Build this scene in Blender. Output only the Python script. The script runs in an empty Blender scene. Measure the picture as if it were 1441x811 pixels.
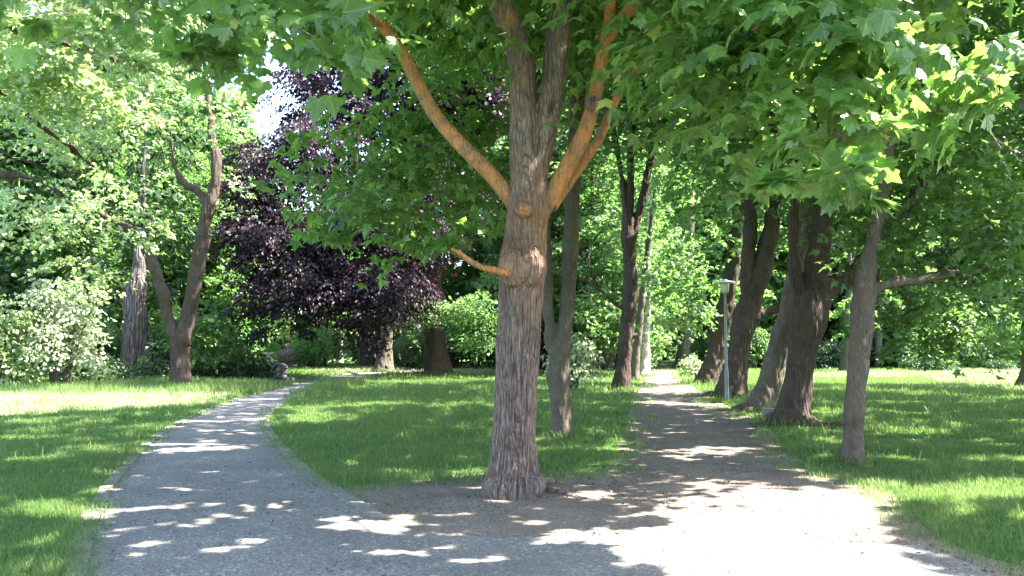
import bpy, math, random
import numpy as np
from mathutils import Vector
from mathutils.geometry import tessellate_polygon

random.seed(7)
RNG = np.random.default_rng(7)
SC = bpy.context.scene
COL = SC.collection
R = math.radians

# ------------------------------------------------------------------ camera
F, CX, CY, HY, EYE = 1120.0, 720.5, 405.5, 490.0, 1.6
PITCH = math.atan((HY - CY) / F)
cp, sp_ = math.cos(PITCH), math.sin(PITCH)

def ray(px, py):
    u = (px - CX) / F; v = (CY - py) / F
    return np.array([u, cp - v * sp_, sp_ + v * cp])

def P(px, py, D):
    d = ray(px, py); t = D / d[1]
    return np.array([0, 0, EYE]) + d * t

def G(px, py):
    d = ray(px, py); t = -EYE / d[2]
    return np.array([d[0] * t, d[1] * t])

cam = bpy.data.cameras.new('camera'); camo = bpy.data.objects.new('camera', cam)
COL.objects.link(camo); SC.camera = camo
camo.location = (0, 0, EYE); camo.rotation_euler = (math.pi / 2 + PITCH, 0, 0)
cam.sensor_width = 36; cam.lens = 36 * F / 1441.0; cam.clip_end = 3000; cam.clip_start = 0.05

# ------------------------------------------------------------------ light
SUN_EL, SUN_AZ = R(54), R(86)          # azimuth clockwise from +Y: the sun stands to the right
SUN = np.array([math.sin(SUN_AZ) * math.cos(SUN_EL), math.cos(SUN_AZ) * math.cos(SUN_EL), math.sin(SUN_EL)])
sl = bpy.data.lights.new('sun', 'SUN'); sl.energy = 5.0; sl.angle = R(0.55); sl.color = (1.0, 0.95, 0.86)
so = bpy.data.objects.new('sun', sl); COL.objects.link(so); so.location = (20, 0, 40)
so.rotation_euler = Vector(SUN).to_track_quat('Z', 'Y').to_euler()
W = bpy.data.worlds.new('World'); SC.world = W; W.use_nodes = True
nt = W.node_tree
bg = nt.nodes['Background']; sky = nt.nodes.new('ShaderNodeTexSky')
sky.sky_type = 'NISHITA'; sky.sun_disc = False; sky.sun_elevation = SUN_EL; sky.sun_rotation = SUN_AZ
sky.air_density = 1.0; sky.dust_density = 1.5
nt.links.new(sky.outputs[0], bg.inputs[0]); bg.inputs[1].default_value = 0.125
SC.view_settings.view_transform = 'Standard'; SC.view_settings.look = 'None'
SC.view_settings.exposure = 3.35; SC.view_settings.gamma = 1.0; SC.view_settings.use_curve_mapping = False
cy = SC.cycles
cy.max_bounces = 7; cy.diffuse_bounces = 4; cy.glossy_bounces = 2; cy.transmission_bounces = 4
cy.transparent_max_bounces = 4; cy.caustics_reflective = False; cy.caustics_refractive = False
cy.use_denoising = True; cy.denoiser = 'OPENIMAGEDENOISE'
cy.sample_clamp_indirect = 6.0
SC.render.use_persistent_data = False

# ------------------------------------------------------------------ noise
TAB = np.random.default_rng(99).random((256, 256))
def vnoise(x, y, s, o=0):
    x = np.asarray(x, float) / s + 17.3 * o + 1000; y = np.asarray(y, float) / s + 9.7 * o + 1000
    xi = np.floor(x).astype(int); yi = np.floor(y).astype(int); fx = x - xi; fy = y - yi
    fx = fx * fx * (3 - 2 * fx); fy = fy * fy * (3 - 2 * fy)
    a = TAB[xi & 255, yi & 255]; b = TAB[(xi + 1) & 255, yi & 255]
    c = TAB[xi & 255, (yi + 1) & 255]; d = TAB[(xi + 1) & 255, (yi + 1) & 255]
    return (a * (1 - fx) + b * fx) * (1 - fy) + (c * (1 - fx) + d * fx) * fy

def inpoly(x, y, poly):
    x = np.asarray(x); y = np.asarray(y); ins = np.zeros(x.shape, bool)
    n = len(poly)
    for i in range(n):
        x0, y0 = poly[i]; x1, y1 = poly[(i + 1) % n]
        if y0 == y1: continue
        c = ((y0 > y) != (y1 > y)) & (x < (x1 - x0) * (y - y0) / (y1 - y0) + x0)
        ins ^= c
    return ins

# gaps between the crowns: where sunlight reaches the ground
def GP(pts): return [tuple(G(*p)) for p in pts]
LIT = [GP(z) for z in [
    [(700, 768), (790, 742), (860, 748), (900, 716), (1010, 712), (1140, 694), (1230, 684), (1441, 676), (1700, 668), (1700, 700),
     (1441, 704), (1310, 712), (1250, 706), (1280, 745), (1330, 790), (1400, 860), (1500, 1000), (960, 1000), (850, 830), (880, 800), (820, 775)],
    [(-300, 566), (0, 556), (150, 553), (280, 549), (330, 558), (300, 571), (240, 574), (120, 580), (0, 588), (-300, 606)],
    [(430, 523), (560, 515), (700, 517), (860, 515), (860, 521), (700, 526), (560, 530)],
    [(1130, 527), (1300, 521), (1441, 521), (1700, 521), (1700, 556), (1441, 552), (1380, 544), (1290, 533), (1130, 532)],
    [(880, 524), (990, 521), (1110, 519), (1110, 529), (985, 536), (890, 537)],
    [(1130, 548), (1200, 546), (1420, 560), (1300, 556)],
]]

def grassy(x, y): return (x < -3.2 - .02 * y) & (y < 18) | (x > -2.4) & (x < 2.0) & (y > 9.6) & (y < 34) | (x > 4.2 + .12 * y) & (y > 8) & (y < 34)
def lit_mask(g):
    x, y = g[:, 0], g[:, 1]
    amp = np.clip(y * 0.035, 0.15, 1.2)
    xx = x + (vnoise(x, y, 0.5, 1) + .6 * vnoise(x, y, .2, 4) - .8) * amp * 2.4
    yy = y + (vnoise(x, y, 0.4, 2) + .6 * vnoise(x, y, .18, 5) - .8) * amp * 2.0
    m = np.zeros(len(x), bool)
    for pz in LIT: m |= inpoly(xx, yy, pz)
    near = y < 34
    big = vnoise(x, y, 2.6, 3)
    n = 0.50 * vnoise(x, y * 1.6, 0.60, 6) + 0.28 * vnoise(x, y * 1.5, 0.22, 7) + .22 * vnoise(x, y * 1.5, .09, 17)
    thr = 0.77 - 0.19 * big
    m |= near & (n > thr)
    n2 = .6 * vnoise(x, y * 1.7, .26, 14) + .4 * vnoise(x, y * 1.7, .13, 15)
    m |= (y < 26) & (n2 > .83 - .17 * vnoise(x, y, 1.7, 16))
    gz = grassy(x, y); m |= near & gz & (n > thr - .11)
    m |= (~near) & (vnoise(x, y * 1.4, 2.2, 8) * .6 + vnoise(x, y, .8, 9) * .4 > 0.64)
    return m

SUNNY = [(P(*a), r) for a, r in [((1400, 60, 4.8), .55), ((1340, 110, 5.0), .5), ((1290, 60, 5.2), .4), ((1430, 170, 4.7), .4), ((1190, 230, 4.9), .22), ((40, 25, 4.15), .16),
    ((655, 215, 8.4), .20), ((775, 330, 8.5), .22), ((760, 615, 8.5), .2), ((570, 75, 8.4), .18), ((850, 60, 8.5), .3), ((430, 90, 5.2), .12), ((1120, 120, 5.7), .25), ((1230, 130, 5.3), .3), ((1170, 40, 5.7), .3), ((1080, 200, 6.2), .22), ((330, 60, 5.1), .16), ((980, 110, 6.8), .25),
    ((60, 160, 15.5), 1.2), ((150, 200, 16.5), 1.3), ((220, 110, 17), 1.3), ((40, 300, 17), 1.0), ((120, 290, 18), 1.0), ((250, 250, 24), 2.0), ((270, 160, 30), 2.6), ((120, 330, 30), 2.4),
    ((90, 450, 32), 2.6), ((180, 320, 31), 1.6), ((1150, 420, 16.4), .45), ((1120, 590, 16.4), .4), ((1205, 530, 10.7), .25), ((1070, 560, 20.5), .4), ((885, 480, 28.8), .5), ((790, 560, 13.7), .3),
    ((1340, 480, 17.3), .9), ((1080, 400, 30), 1.5), ((950, 330, 32), 2.2), ((930, 440, 40), 3)]]
def cull(c, keep=0.0):
    return cull_ground(c, keep) & cull_spots(c)
def cull_spots(c):
    k = np.ones(len(c), bool)
    for p, r in SUNNY:
        d = c - p; t = d @ SUN; q = np.linalg.norm(d - t[:, None] * SUN, axis=1)
        k &= ~((t > r * .9 + .15) & (q < r * (.55 + .6 * RNG.random(len(c)))))
    return k
def cull_ground(c, keep=0.0):
    g = c[:, :2] - SUN[:2] / SUN[2] * c[:, 2:3]
    m = lit_mask(g)
    return ~m | (RNG.random(len(c)) < keep)

# ------------------------------------------------------------------ mesh helpers
class MB:
    def __init__(s): s.v = []; s.f = []; s.n = 0; s.uv = []
    def add(s, v, f, uv=None):
        v = np.asarray(v, np.float32).reshape(-1, 3); f = np.asarray(f, np.int32).reshape(-1, 3)
        s.v.append(v); s.f.append(f + s.n); s.n += len(v)
        if uv is not None: s.uv.append(np.asarray(uv, np.float32))
    def mesh(s, name, origin=(0, 0, 0), smooth=False):
        me = bpy.data.meshes.new(name)
        v = np.concatenate(s.v) - np.asarray(origin, np.float32); f = np.concatenate(s.f)
        me.vertices.add(len(v)); me.vertices.foreach_set('co', v.ravel())
        me.loops.add(f.size); me.loops.foreach_set('vertex_index', f.ravel())
        me.polygons.add(len(f)); me.polygons.foreach_set('loop_start', np.arange(0, f.size, 3, dtype=np.int32))
        try: me.polygons.foreach_set('loop_total', np.full(len(f), 3, np.int32))
        except Exception: pass
        if s.uv:
            uv = np.concatenate(s.uv); l = me.uv_layers.new(name='UVMap')
            l.data.foreach_set('uv', uv[f.ravel()].ravel())
        me.update(calc_edges=True)
        me.polygons.foreach_set('use_smooth', np.full(len(f), smooth))
        me.validate()
        return me
    def obj(s, name, mat, parent=None, origin=(0, 0, 0), smooth=False):
        me = s.mesh(name, origin, smooth); me.materials.append(mat)
        o = bpy.data.objects.new(name, me); COL.objects.link(o)
        if parent: o.parent = parent
        return o

def catmull(pts, n):
    pts = np.asarray(pts, float); p = np.vstack([2 * pts[0] - pts[1], pts, 2 * pts[-1] - pts[-2]]); out = []
    for i in range(1, len(p) - 2):
        for k in range(n):
            t = k / n
            out.append(.5 * ((2 * p[i]) + (-p[i - 1] + p[i + 1]) * t + (2 * p[i - 1] - 5 * p[i] + 4 * p[i + 1] - p[i + 2]) * t * t
                             + (-p[i - 1] + 3 * p[i] - 3 * p[i + 1] + p[i + 2]) * t ** 3))
    out.append(p[-2]); return np.array(out)

def tube(mb, pts, rad, seg=8, cap=True, wob=0.0):
    pts = np.asarray(pts, float); n = len(pts); rad = np.asarray(rad, float)
    T = np.gradient(pts, axis=0); T /= np.linalg.norm(T, axis=1)[:, None] + 1e-9
    ref = np.array([0, 1.0, 0]) if abs(T[0][1]) < .8 else np.array([1.0, 0, 0])
    N = np.zeros_like(T); a = ref
    for i in range(n):
        a = a - T[i] * a.dot(T[i]); a /= np.linalg.norm(a) + 1e-9; N[i] = a
    B = np.cross(T, N)
    an = np.linspace(0, 2 * math.pi, seg, endpoint=False)
    rr = rad[:, None] * np.ones(seg)
    if wob:
        ph = RNG.random(3) * 6
        z = np.arange(n)[:, None] * .35
        rr = rr * (1 + wob * (np.sin(2 * an + ph[0] + z) * .5 + np.sin(3 * an + ph[1] - z) * .35 + np.sin(5 * an + ph[2] + .6 * z) * .25))
    v = pts[:, None] + rr[..., None] * (np.cos(an)[None, :, None] * N[:, None] + np.sin(an)[None, :, None] * B[:, None])
    v = v.reshape(-1, 3)
    i, j = np.meshgrid(np.arange(n - 1), np.arange(seg), indexing='ij'); j2 = (j + 1) % seg
    a_, b_, c_, d_ = i * seg + j, i * seg + j2, (i + 1) * seg + j2, (i + 1) * seg + j
    f = np.concatenate([np.stack([a_, b_, c_], -1).reshape(-1, 3), np.stack([a_, c_, d_], -1).reshape(-1, 3)])
    if cap:
        v = np.vstack([v, pts[0], pts[-1]]); k = n * seg
        js = np.arange(seg); jn = (js + 1) % seg
        f = np.vstack([f, np.stack([np.full(seg, k), jn, js], -1), np.stack([np.full(seg, k + 1), (n - 1) * seg + js, (n - 1) * seg + jn], -1)])
    mb.add(v, f)

def lathe(mb, prof, c, seg=20):
    tube(mb, [(c[0], c[1], c[2] + z) for r, z in prof], [max(r, .001) for r, z in prof], seg)

def box(mb, c, s, rz=0.0):
    x, y, z = [k / 2 for k in s]
    v = np.array([[-x, -y, -z], [x, -y, -z], [x, y, -z], [-x, y, -z], [-x, -y, z], [x, -y, z], [x, y, z], [-x, y, z]])
    ca, sa = math.cos(rz), math.sin(rz)
    v = v @ np.array([[ca, sa, 0], [-sa, ca, 0], [0, 0, 1]]) + np.asarray(c)
    mb.add(v, [[0, 2, 1], [0, 3, 2], [4, 5, 6], [4, 6, 7], [0, 1, 5], [0, 5, 4], [1, 2, 6], [1, 6, 5], [2, 3, 7], [2, 7, 6], [3, 0, 4], [3, 4, 7]])

# ------------------------------------------------------------------ leaf templates (x side, y along, z normal)
def sym(half):
    right = half; left = [(-x, y) for x, y in half[::-1] if x > 1e-6]
    pts = [(0, 0.0)] + right + left
    return pts
H_HI = [(.15, -.07), (.33, -.06), (.30, .09), (.43, .14), (.44, .25), (.61, .40), (.45, .41), (.37, .52), (.23, .45), (.27, .66), (.15, .72), (0, 1.0)]
H_LO = [(.33, -.04), (.27, .12), (.60, .40), (.24, .46), (0, 1.0)]
H_OV = [(.26, .25), (.30, .55), (0, 1.0)]
def fan(half):
    o = sym(half); n = len(o); c = (0, .34)
    pts = np.array([c] + o); z = -.22 * np.abs(pts[:, 0]) - .25 * ((pts[:, 1] - .34) ** 2 + pts[:, 0] ** 2) * 1.0
    f = [[0, 1 + i, 1 + (i + 1) % n] for i in range(n)]
    return np.column_stack([pts, z]), np.array(f), pts
def rhomb(w=.33):
    pts = np.array([(0, 0), (w, .5), (0, 1), (-w, .5)]); z = np.array([0, .14, -.06, .14])
    return np.column_stack([pts, z]), np.array([[0, 1, 2], [0, 2, 3]]), pts
def cluster(w=.33):      # a small spray of three leaflets for far trees
    V = []; Fc = []; U = []
    for k, (a, ox) in enumerate([(0, 0), (.9, .1), (-.9, -.1)]):
        v, f, u = rhomb(w); s = 1 if k == 0 else .8
        ca, sa = math.cos(a), math.sin(a)
        v = v * s; x = v[:, 0] * ca + v[:, 1] * sa; y = -v[:, 0] * sa + v[:, 1] * ca
        V.append(np.column_stack([x + ox, y, v[:, 2] - .06 * k])); Fc.append(f + 4 * k); U.append(u)
    return np.vstack(V), np.vstack(Fc), np.vstack(U)
TPL = dict(hi=fan(H_HI), lo=fan(H_LO), ov=fan(H_OV), rh=rhomb(), cl=cluster(), nar=rhomb(.16))

def norm(a): return a / (np.linalg.norm(a, axis=-1, keepdims=True) + 1e-9)

def add_leaves(mb, c, nrm, d, size, tpl, uv=False):
    if len(c) == 0: return
    V, Fc, U = TPL[tpl]
    nrm = norm(nrm); d = norm(d - nrm * (d * nrm).sum(1, keepdims=True)); s = np.cross(d, nrm)
    v = c[:, None] + size[:, None, None] * (V[None, :, 0:1] * s[:, None] + V[None, :, 1:2] * d[:, None] + V[None, :, 2:3] * nrm[:, None])
    f = Fc[None] + (np.arange(len(c)) * len(V))[:, None, None]
    mb.add(v.reshape(-1, 3), f.reshape(-1, 3), np.tile(U, (len(c), 1)) if uv else None)

def sprays(mb, cen, rad, n, size, tpl, sr=.55, per=26, docull=True, uv=False, droop=.25, tilt=.55, shell=.35, keep=0.0, hang=0.0, clear=None):
    """n leaves in flat sprays spread through an ellipsoid"""
    ns = max(1, int(n / per)); cen = np.asarray(cen, float); rad = np.asarray(rad, float)
    q = norm(RNG.normal(size=(ns, 3))); rr = (shell ** 3 + (1 - shell ** 3) * RNG.random(ns)) ** (1 / 3.)
    q = q * rr[:, None]
    sc = cen + q * rad
    out = norm(q * [1, 1, .35] + RNG.normal(size=(ns, 3)) * .25)
    out[:, 2] = np.clip(out[:, 2], -.6, .35)
    up = norm(np.array([0, 0, 1.]) + out * .45 + RNG.normal(size=(ns, 3)) * .22)
    srs = sr * (0.6 + .8 * RNG.random(ns))
    m = per
    th = RNG.random((ns, m)) * 6.283; r = np.sqrt(RNG.random((ns, m))) * srs[:, None]
    a = norm(np.cross(up, [0.3, 1, .1])); b = np.cross(up, a)
    off = (np.cos(th) * r)[..., None] * a[:, None] + (np.sin(th) * r)[..., None] * b[:, None]
    pos = sc[:, None] + off
    pos[..., 2] -= droop * r ** 2 / srs[:, None] + (RNG.random((ns, m)) - .3) * srs[:, None] * .22
    dirv = norm(off + out[:, None] * srs[:, None, None] * .5 + RNG.normal(size=off.shape) * .35 * srs[:, None, None])
    dirv[..., 2] -= .35 + hang
    nr = up[:, None] + RNG.normal(size=off.shape) * tilt + out[:, None] * (hang * 1.6)
    pos = pos.reshape(-1, 3); dirv = dirv.reshape(-1, 3); nr = nr.reshape(-1, 3)
    k = pos[:, 2] > .05
    if docull: k &= cull(pos, keep)
    if clear is not None:
        for a, ra in clear: k &= ((pos - a) ** 2).sum(1) > ra * ra
    pos, dirv, nr = pos[k], dirv[k], nr[k]
    add_leaves(mb, pos, nr, dirv, size * (.65 + .6 * RNG.random(len(pos))), tpl, uv)
    return sc

# ------------------------------------------------------------------ materials
def mat(name):
    m = bpy.data.materials.new(name); m.use_nodes = True; nt = m.node_tree
    for n in list(nt.nodes): nt.nodes.remove(n)
    out = nt.nodes.new('ShaderNodeOutputMaterial')
    return m, nt, out
def N(nt, typ, **kw):
    n = nt.nodes.new(typ)
    for k, v in kw.items():
        if k.startswith('i_'):
            key = k[2:]; key = int(key) if key.isdigit() else key.replace('_', ' ')
            n.inputs[key].default_value = v
        else: setattr(n, k, v)
    return n
def ramp(nt, fac, stops):
    r = N(nt, 'ShaderNodeValToRGB'); nt.links.new(fac, r.inputs[0])
    while len(r.color_ramp.elements) < len(stops): r.color_ramp.elements.new(.5)
    for e, (p, c) in zip(r.color_ramp.elements, stops): e.position = p; e.color = (*c, 1)
    return r.outputs[0]
def mix(nt, fac, a, b, mode='MIX'):
    m = N(nt, 'ShaderNodeMix', data_type='RGBA', blend_type=mode)
    for s, v in ((m.inputs[0], fac), (m.inputs[6], a), (m.inputs[7], b)):
        if hasattr(v, 'is_output'): nt.links.new(v, s)
        elif isinstance(v, (int, float)): s.default_value = v
        else: s.default_value = (*v, 1)
    return m.outputs[2]
def noise(nt, scale, vec=None, detail=3, rough=.55):
    n = N(nt, 'ShaderNodeTexNoise', i_Scale=scale, i_Detail=detail, i_Roughness=rough)
    if vec is not None: nt.links.new(vec, n.inputs['Vector'])
    return n.outputs['Fac']
def mathn(nt, op, a, b=0.0, clamp=False):
    m = N(nt, 'ShaderNodeMath', operation=op); m.use_clamp = clamp
    for s, v in ((m.inputs[0], a), (m.inputs[1], b)):
        if hasattr(v, 'is_output'): nt.links.new(v, s)
        else: s.default_value = v
    return m.outputs[0]

def leaf_mat(name, dark, light, trans, tmix=.46, spec=.5, rough=.42, veins=False, clump=.35, dead=None):
    m, nt, out = mat(name)
    geo = N(nt, 'ShaderNodeNewGeometry'); oi = N(nt, 'ShaderNodeObjectInfo'); tc = N(nt, 'ShaderNodeTexCoord')
    rnd = geo.outputs['Random Per Island']
    c = mix(nt, rnd, dark, light)
    nz = noise(nt, clump, tc.outputs['Object'], 3)
    hs = N(nt, 'ShaderNodeHueSaturation'); nt.links.new(c, hs.inputs['Color'])
    v = mathn(nt, 'MULTIPLY_ADD', nz, .9); nt.nodes[-1].inputs[2].default_value = .55
    v2 = mathn(nt, 'MULTIPLY_ADD', oi.outputs['Random'], .35); nt.nodes[-1].inputs[2].default_value = .82
    nt.links.new(mathn(nt, 'MULTIPLY', v, v2), hs.inputs['Value'])
    hh = mathn(nt, 'MULTIPLY_ADD', noise(nt, 3.1, tc.outputs['Object'], 2), .07); nt.nodes[-1].inputs[2].default_value = .458
    nt.links.new(hh, hs.inputs['Hue'])
    col = hs.outputs[0]
    tr = mix(nt, rnd, trans, tuple(min(1, t * 1.35) for t in trans))
    if dead:
        k = mathn(nt, 'GREATER_THAN', rnd, 1 - dead[0]); col = mix(nt, k, col, dead[1]); tr = mix(nt, k, tr, tuple(x * 1.2 for x in dead[1]))
    bs = N(nt, 'ShaderNodeBsdfPrincipled', i_Roughness=rough); bs.inputs['Specular IOR Level'].default_value = spec
    tl = N(nt, 'ShaderNodeBsdfTranslucent')
    if veins:
        uv = N(nt, 'ShaderNodeUVMap'); sx = N(nt, 'ShaderNodeSeparateXYZ'); nt.links.new(uv.outputs[0], sx.inputs[0])
        ang = mathn(nt, 'ARCTAN2', sx.outputs[0], mathn(nt, 'ADD', sx.outputs[1], .02))
        k = mathn(nt, 'DIVIDE', ang, .86); fr = mathn(nt, 'ABSOLUTE', mathn(nt, 'SUBTRACT', k, mathn(nt, 'ROUND', k)))
        ln = N(nt, 'ShaderNodeVectorMath', operation='LENGTH'); nt.links.new(uv.outputs[0], ln.inputs[0])
        w = mathn(nt, 'MULTIPLY', fr, ln.outputs['Value'])
        vf = mathn(nt, 'LESS_THAN', w, .014)
        col = mix(nt, mathn(nt, 'MULTIPLY', vf, .55), col, (.22, .34, .12)); tr = mix(nt, mathn(nt, 'MULTIPLY', vf, .5), tr, (.5, .6, .2))
        bp = N(nt, 'ShaderNodeBump', i_Strength=.35, i_Distance=.004)
        nt.links.new(noise(nt, 60, tc.outputs['Object'], 2), bp.inputs['Height']); nt.links.new(bp.outputs[0], bs.inputs['Normal'])
    nt.links.new(col, bs.inputs['Base Color']); nt.links.new(tr, tl.inputs['Color'])
    ms = N(nt, 'ShaderNodeMixShader', i_0=tmix)
    nt.links.new(bs.outputs[0], ms.inputs[1]); nt.links.new(tl.outputs[0], ms.inputs[2]); nt.links.new(ms.outputs[0], out.inputs[0])
    return m

def bark_mat(name, furrow, ridge, patch, scale=20, stretch=.2, moss=None, bump=.9, dist=.02, orange=False, vw=1.0):
    m, nt, out = mat(name)
    tc = N(nt, 'ShaderNodeTexCoord'); mp = N(nt, 'ShaderNodeMapping')
    mp.inputs['Scale'].default_value = (1, 1, stretch)
    o = tc.outputs['Object']
    nz = N(nt, 'ShaderNodeTexNoise', i_Scale=scale * .35, i_Detail=3)
    nt.links.new(o, mp.inputs[0]); nt.links.new(mp.outputs[0], nz.inputs['Vector'])
    ad = N(nt, 'ShaderNodeVectorMath', operation='MULTIPLY_ADD'); nt.links.new(nz.outputs['Color'], ad.inputs[0])
    ad.inputs[1].default_value = (2.6 / scale,) * 3; nt.links.new(mp.outputs[0], ad.inputs[2])
    vo = N(nt, 'ShaderNodeTexVoronoi', i_Scale=scale, feature='DISTANCE_TO_EDGE'); nt.links.new(ad.outputs[0], vo.inputs['Vector'])
    rid = mathn(nt, 'MULTIPLY', vo.outputs['Distance'], 2.6, True)
    fine = noise(nt, scale * 2.2, mp.outputs[0], 5, .65)
    big = noise(nt, 1.7, o, 4, .6)
    mid = noise(nt, scale * .8, mp.outputs[0], 6, .7)
    h = mathn(nt, 'ADD', mathn(nt, 'ADD', mathn(nt, 'MULTIPLY', rid, vw), mathn(nt, 'MULTIPLY', mid, 1 - vw)), mathn(nt, 'MULTIPLY', fine, .55))
    c = ramp(nt, h, [(.22, furrow), (.62, ridge), (1.0, tuple(min(1, x * 1.35) for x in ridge))])
    c = mix(nt, mathn(nt, 'MULTIPLY', ramp(nt, big, [(.45, (0, 0, 0)), (.62, (1, 1, 1))]), .65), c, mix(nt, rid, tuple(x * .5 for x in patch), patch))
    if moss:
        mo = ramp(nt, noise(nt, 2.6, o, 5, .7), [(.5, (0, 0, 0)), (.66, (1, 1, 1))])
        c = mix(nt, mathn(nt, 'MULTIPLY', mo, .55), c, moss)
    vv = ramp(nt, noise(nt, 2.4, o, 6, .7), [(.3, (.62, .6, .58)), (.5, (1, 1, 1)), (.72, (1.0, 1.0, 1.0))]); c = mix(nt, 1.0, c, vv, 'MULTIPLY')
    li = ramp(nt, noise(nt, 7.5, o, 6, .75), [(.60, (0, 0, 0)), (.66, (1, 1, 1))]); c = mix(nt, mathn(nt, 'MULTIPLY', li, .5), c, tuple(min(.5, x * 1.25 + .05) for x in patch))
    if orange:
        fu = N(nt, 'ShaderNodeAttribute', attribute_name='furrow'); c = mix(nt, mathn(nt, 'MULTIPLY', fu.outputs['Fac'], .8), c, furrow)
        at = N(nt, 'ShaderNodeAttribute', attribute_name='alga')
        on = mathn(nt, 'MULTIPLY', at.outputs['Fac'], ramp(nt, noise(nt, 6, o, 6, .75), [(.34, (0.05, .05, .05)), (.56, (1, 1, 1))]))
        c = mix(nt, on, c, mix(nt, noise(nt, 26, o, 6, .7), (.26, .09, .03), (.70, .34, .13)))
    bs = N(nt, 'ShaderNodeBsdfPrincipled', i_Roughness=.85); bs.inputs['Specular IOR Level'].default_value = .2
    nt.links.new(c, bs.inputs['Base Color'])
    bp = N(nt, 'ShaderNodeBump', i_Strength=bump, i_Distance=dist)
    nt.links.new(h, bp.inputs['Height']); nt.links.new(bp.outputs[0], bs.inputs['Normal'])
    nt.links.new(bs.outputs[0], out.inputs[0])
    return m

def plain(name, col, rough=.6, metal=0.0, var=.25, scale=6, bump=.2):
    m, nt, out = mat(name); tc = N(nt, 'ShaderNodeTexCoord')
    nz = noise(nt, scale, tc.outputs['Object'], 5, .65)
    c = mix(nt, nz, tuple(x * (1 - var) for x in col), tuple(min(1, x * (1 + var)) for x in col))
    bs = N(nt, 'ShaderNodeBsdfPrincipled', i_Roughness=rough, i_Metallic=metal); nt.links.new(c, bs.inputs['Base Color'])
    bp = N(nt, 'ShaderNodeBump', i_Strength=bump, i_Distance=.01); nt.links.new(nz, bp.inputs['Height']); nt.links.new(bp.outputs[0], bs.inputs['Normal'])
    nt.links.new(bs.outputs[0], out.inputs[0]); return m

M_MAPLE = leaf_mat('maple_leaf', (.038, .082, .022), (.085, .165, .045), (.20, .38, .06), .42, .5, .38, veins=True, dead=(.012, (.35, .38, .08)))
M_MAPLE2 = leaf_mat('maple_leaf_far', (.038, .080, .026), (.075, .145, .045), (.17, .32, .07), .42)
M_GREEN = leaf_mat('green_leaf', (.038, .078, .026), (.080, .145, .050), (.17, .32, .08), .42)
M_YELLOWG = leaf_mat('light_leaf', (.038, .088, .022), (.09, .165, .042), (.18, .36, .07), .45)
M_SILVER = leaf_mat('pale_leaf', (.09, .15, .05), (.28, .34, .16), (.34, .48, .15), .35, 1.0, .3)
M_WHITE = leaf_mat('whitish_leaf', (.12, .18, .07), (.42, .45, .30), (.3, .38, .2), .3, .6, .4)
M_COPPER = leaf_mat('copper_leaf', (.012, .008, .014), (.035, .021, .033), (.06, .023, .032), .2, .2, .5)
M_CONI = leaf_mat('conifer_leaf', (.018, .045, .016), (.035, .075, .025), (.05, .12, .02), .25)
M_MAUVE = leaf_mat('mauve_leaf', (.14, .10, .13), (.34, .26, .32), (.2, .14, .18), .3)
M_DARK = leaf_mat('dark_leaf', (.014, .035, .014), (.03, .07, .025), (.06, .15, .03), .3)

B_MAIN = bark_mat('maple_bark', (.034, .024, .021), (.20, .145, .122), (.18, .145, .138), 30, .17, bump=1.0, dist=.022, vw=.72, orange=True)
B_GREY = bark_mat('grey_bark', (.020, .017, .014), (.082, .068, .054), (.11, .105, .078), 30, .25, moss=(.09, .10, .05), bump=.7, dist=.014, vw=.35)
B_DARK = bark_mat('dark_bark', (.013, .010, .010), (.060, .043, .036), (.085, .052, .036), 24, .14, moss=(.07, .065, .045), bump=.8, dist=.03, vw=.5)
B_RED = bark_mat('reddish_bark', (.020, .015, .012), (.092, .070, .055), (.14, .125, .10), 32, .22, moss=(.10, .095, .06), bump=.8, dist=.014, vw=.35)
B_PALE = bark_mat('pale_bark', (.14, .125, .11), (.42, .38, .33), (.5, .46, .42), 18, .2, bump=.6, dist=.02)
B_RIB = bark_mat('ribbed_bark', (.022, .018, .018), (.15, .125, .12), (.2, .165, .155), 7, .06, bump=1.0, dist=.12)

# ------------------------------------------------------------------ things
def thing(name, label, cat, loc, group=None):
    o = bpy.data.objects.new(name, None); COL.objects.link(o); o.location = loc
    o.empty_display_size = .3
    o['label'] = label; o['category'] = cat
    if group: o['group'] = group
    return o
def tag(o, label, cat, group=None):
    o['label'] = label; o['category'] = cat
    if group: o['group'] = group
def dup(root, loc, rz, sc, label, group):
    r = root.copy(); COL.objects.link(r); r.location = loc; r.rotation_euler = (0, 0, rz); r.scale = sc
    r['label'] = label; r['group'] = group
    for ch in list(root.children):
        c = ch.copy(); COL.objects.link(c); c.parent = r
    return r

def remesh_bake(me, voxel, smooth=3):
    o = bpy.data.objects.new('tmp_bake', me); COL.objects.link(o)
    md = o.modifiers.new('r', 'REMESH'); md.mode = 'VOXEL'; md.voxel_size = voxel; md.use_smooth_shade = True
    s = o.modifiers.new('s', 'SMOOTH'); s.iterations = smooth; s.factor = .5
    dg = bpy.context.evaluated_depsgraph_get(); ev = o.evaluated_get(dg)
    out = bpy.data.meshes.new_from_object(ev); bpy.data.objects.remove(o); bpy.data.meshes.remove(me)
    return out

def stem_pts(stem, D0):
    """stem: list of (px, py, width_px[, D])"""
    pts = []; rad = []
    for s in stem:
        D = s[3] if len(s) > 3 else D0
        pts.append(P(s[0], s[1], D)); rad.append(s[2] * .5 * D / F)
    pr = catmull(np.column_stack([pts, rad]), 6)
    return pr[:, :3], pr[:, 3]

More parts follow.
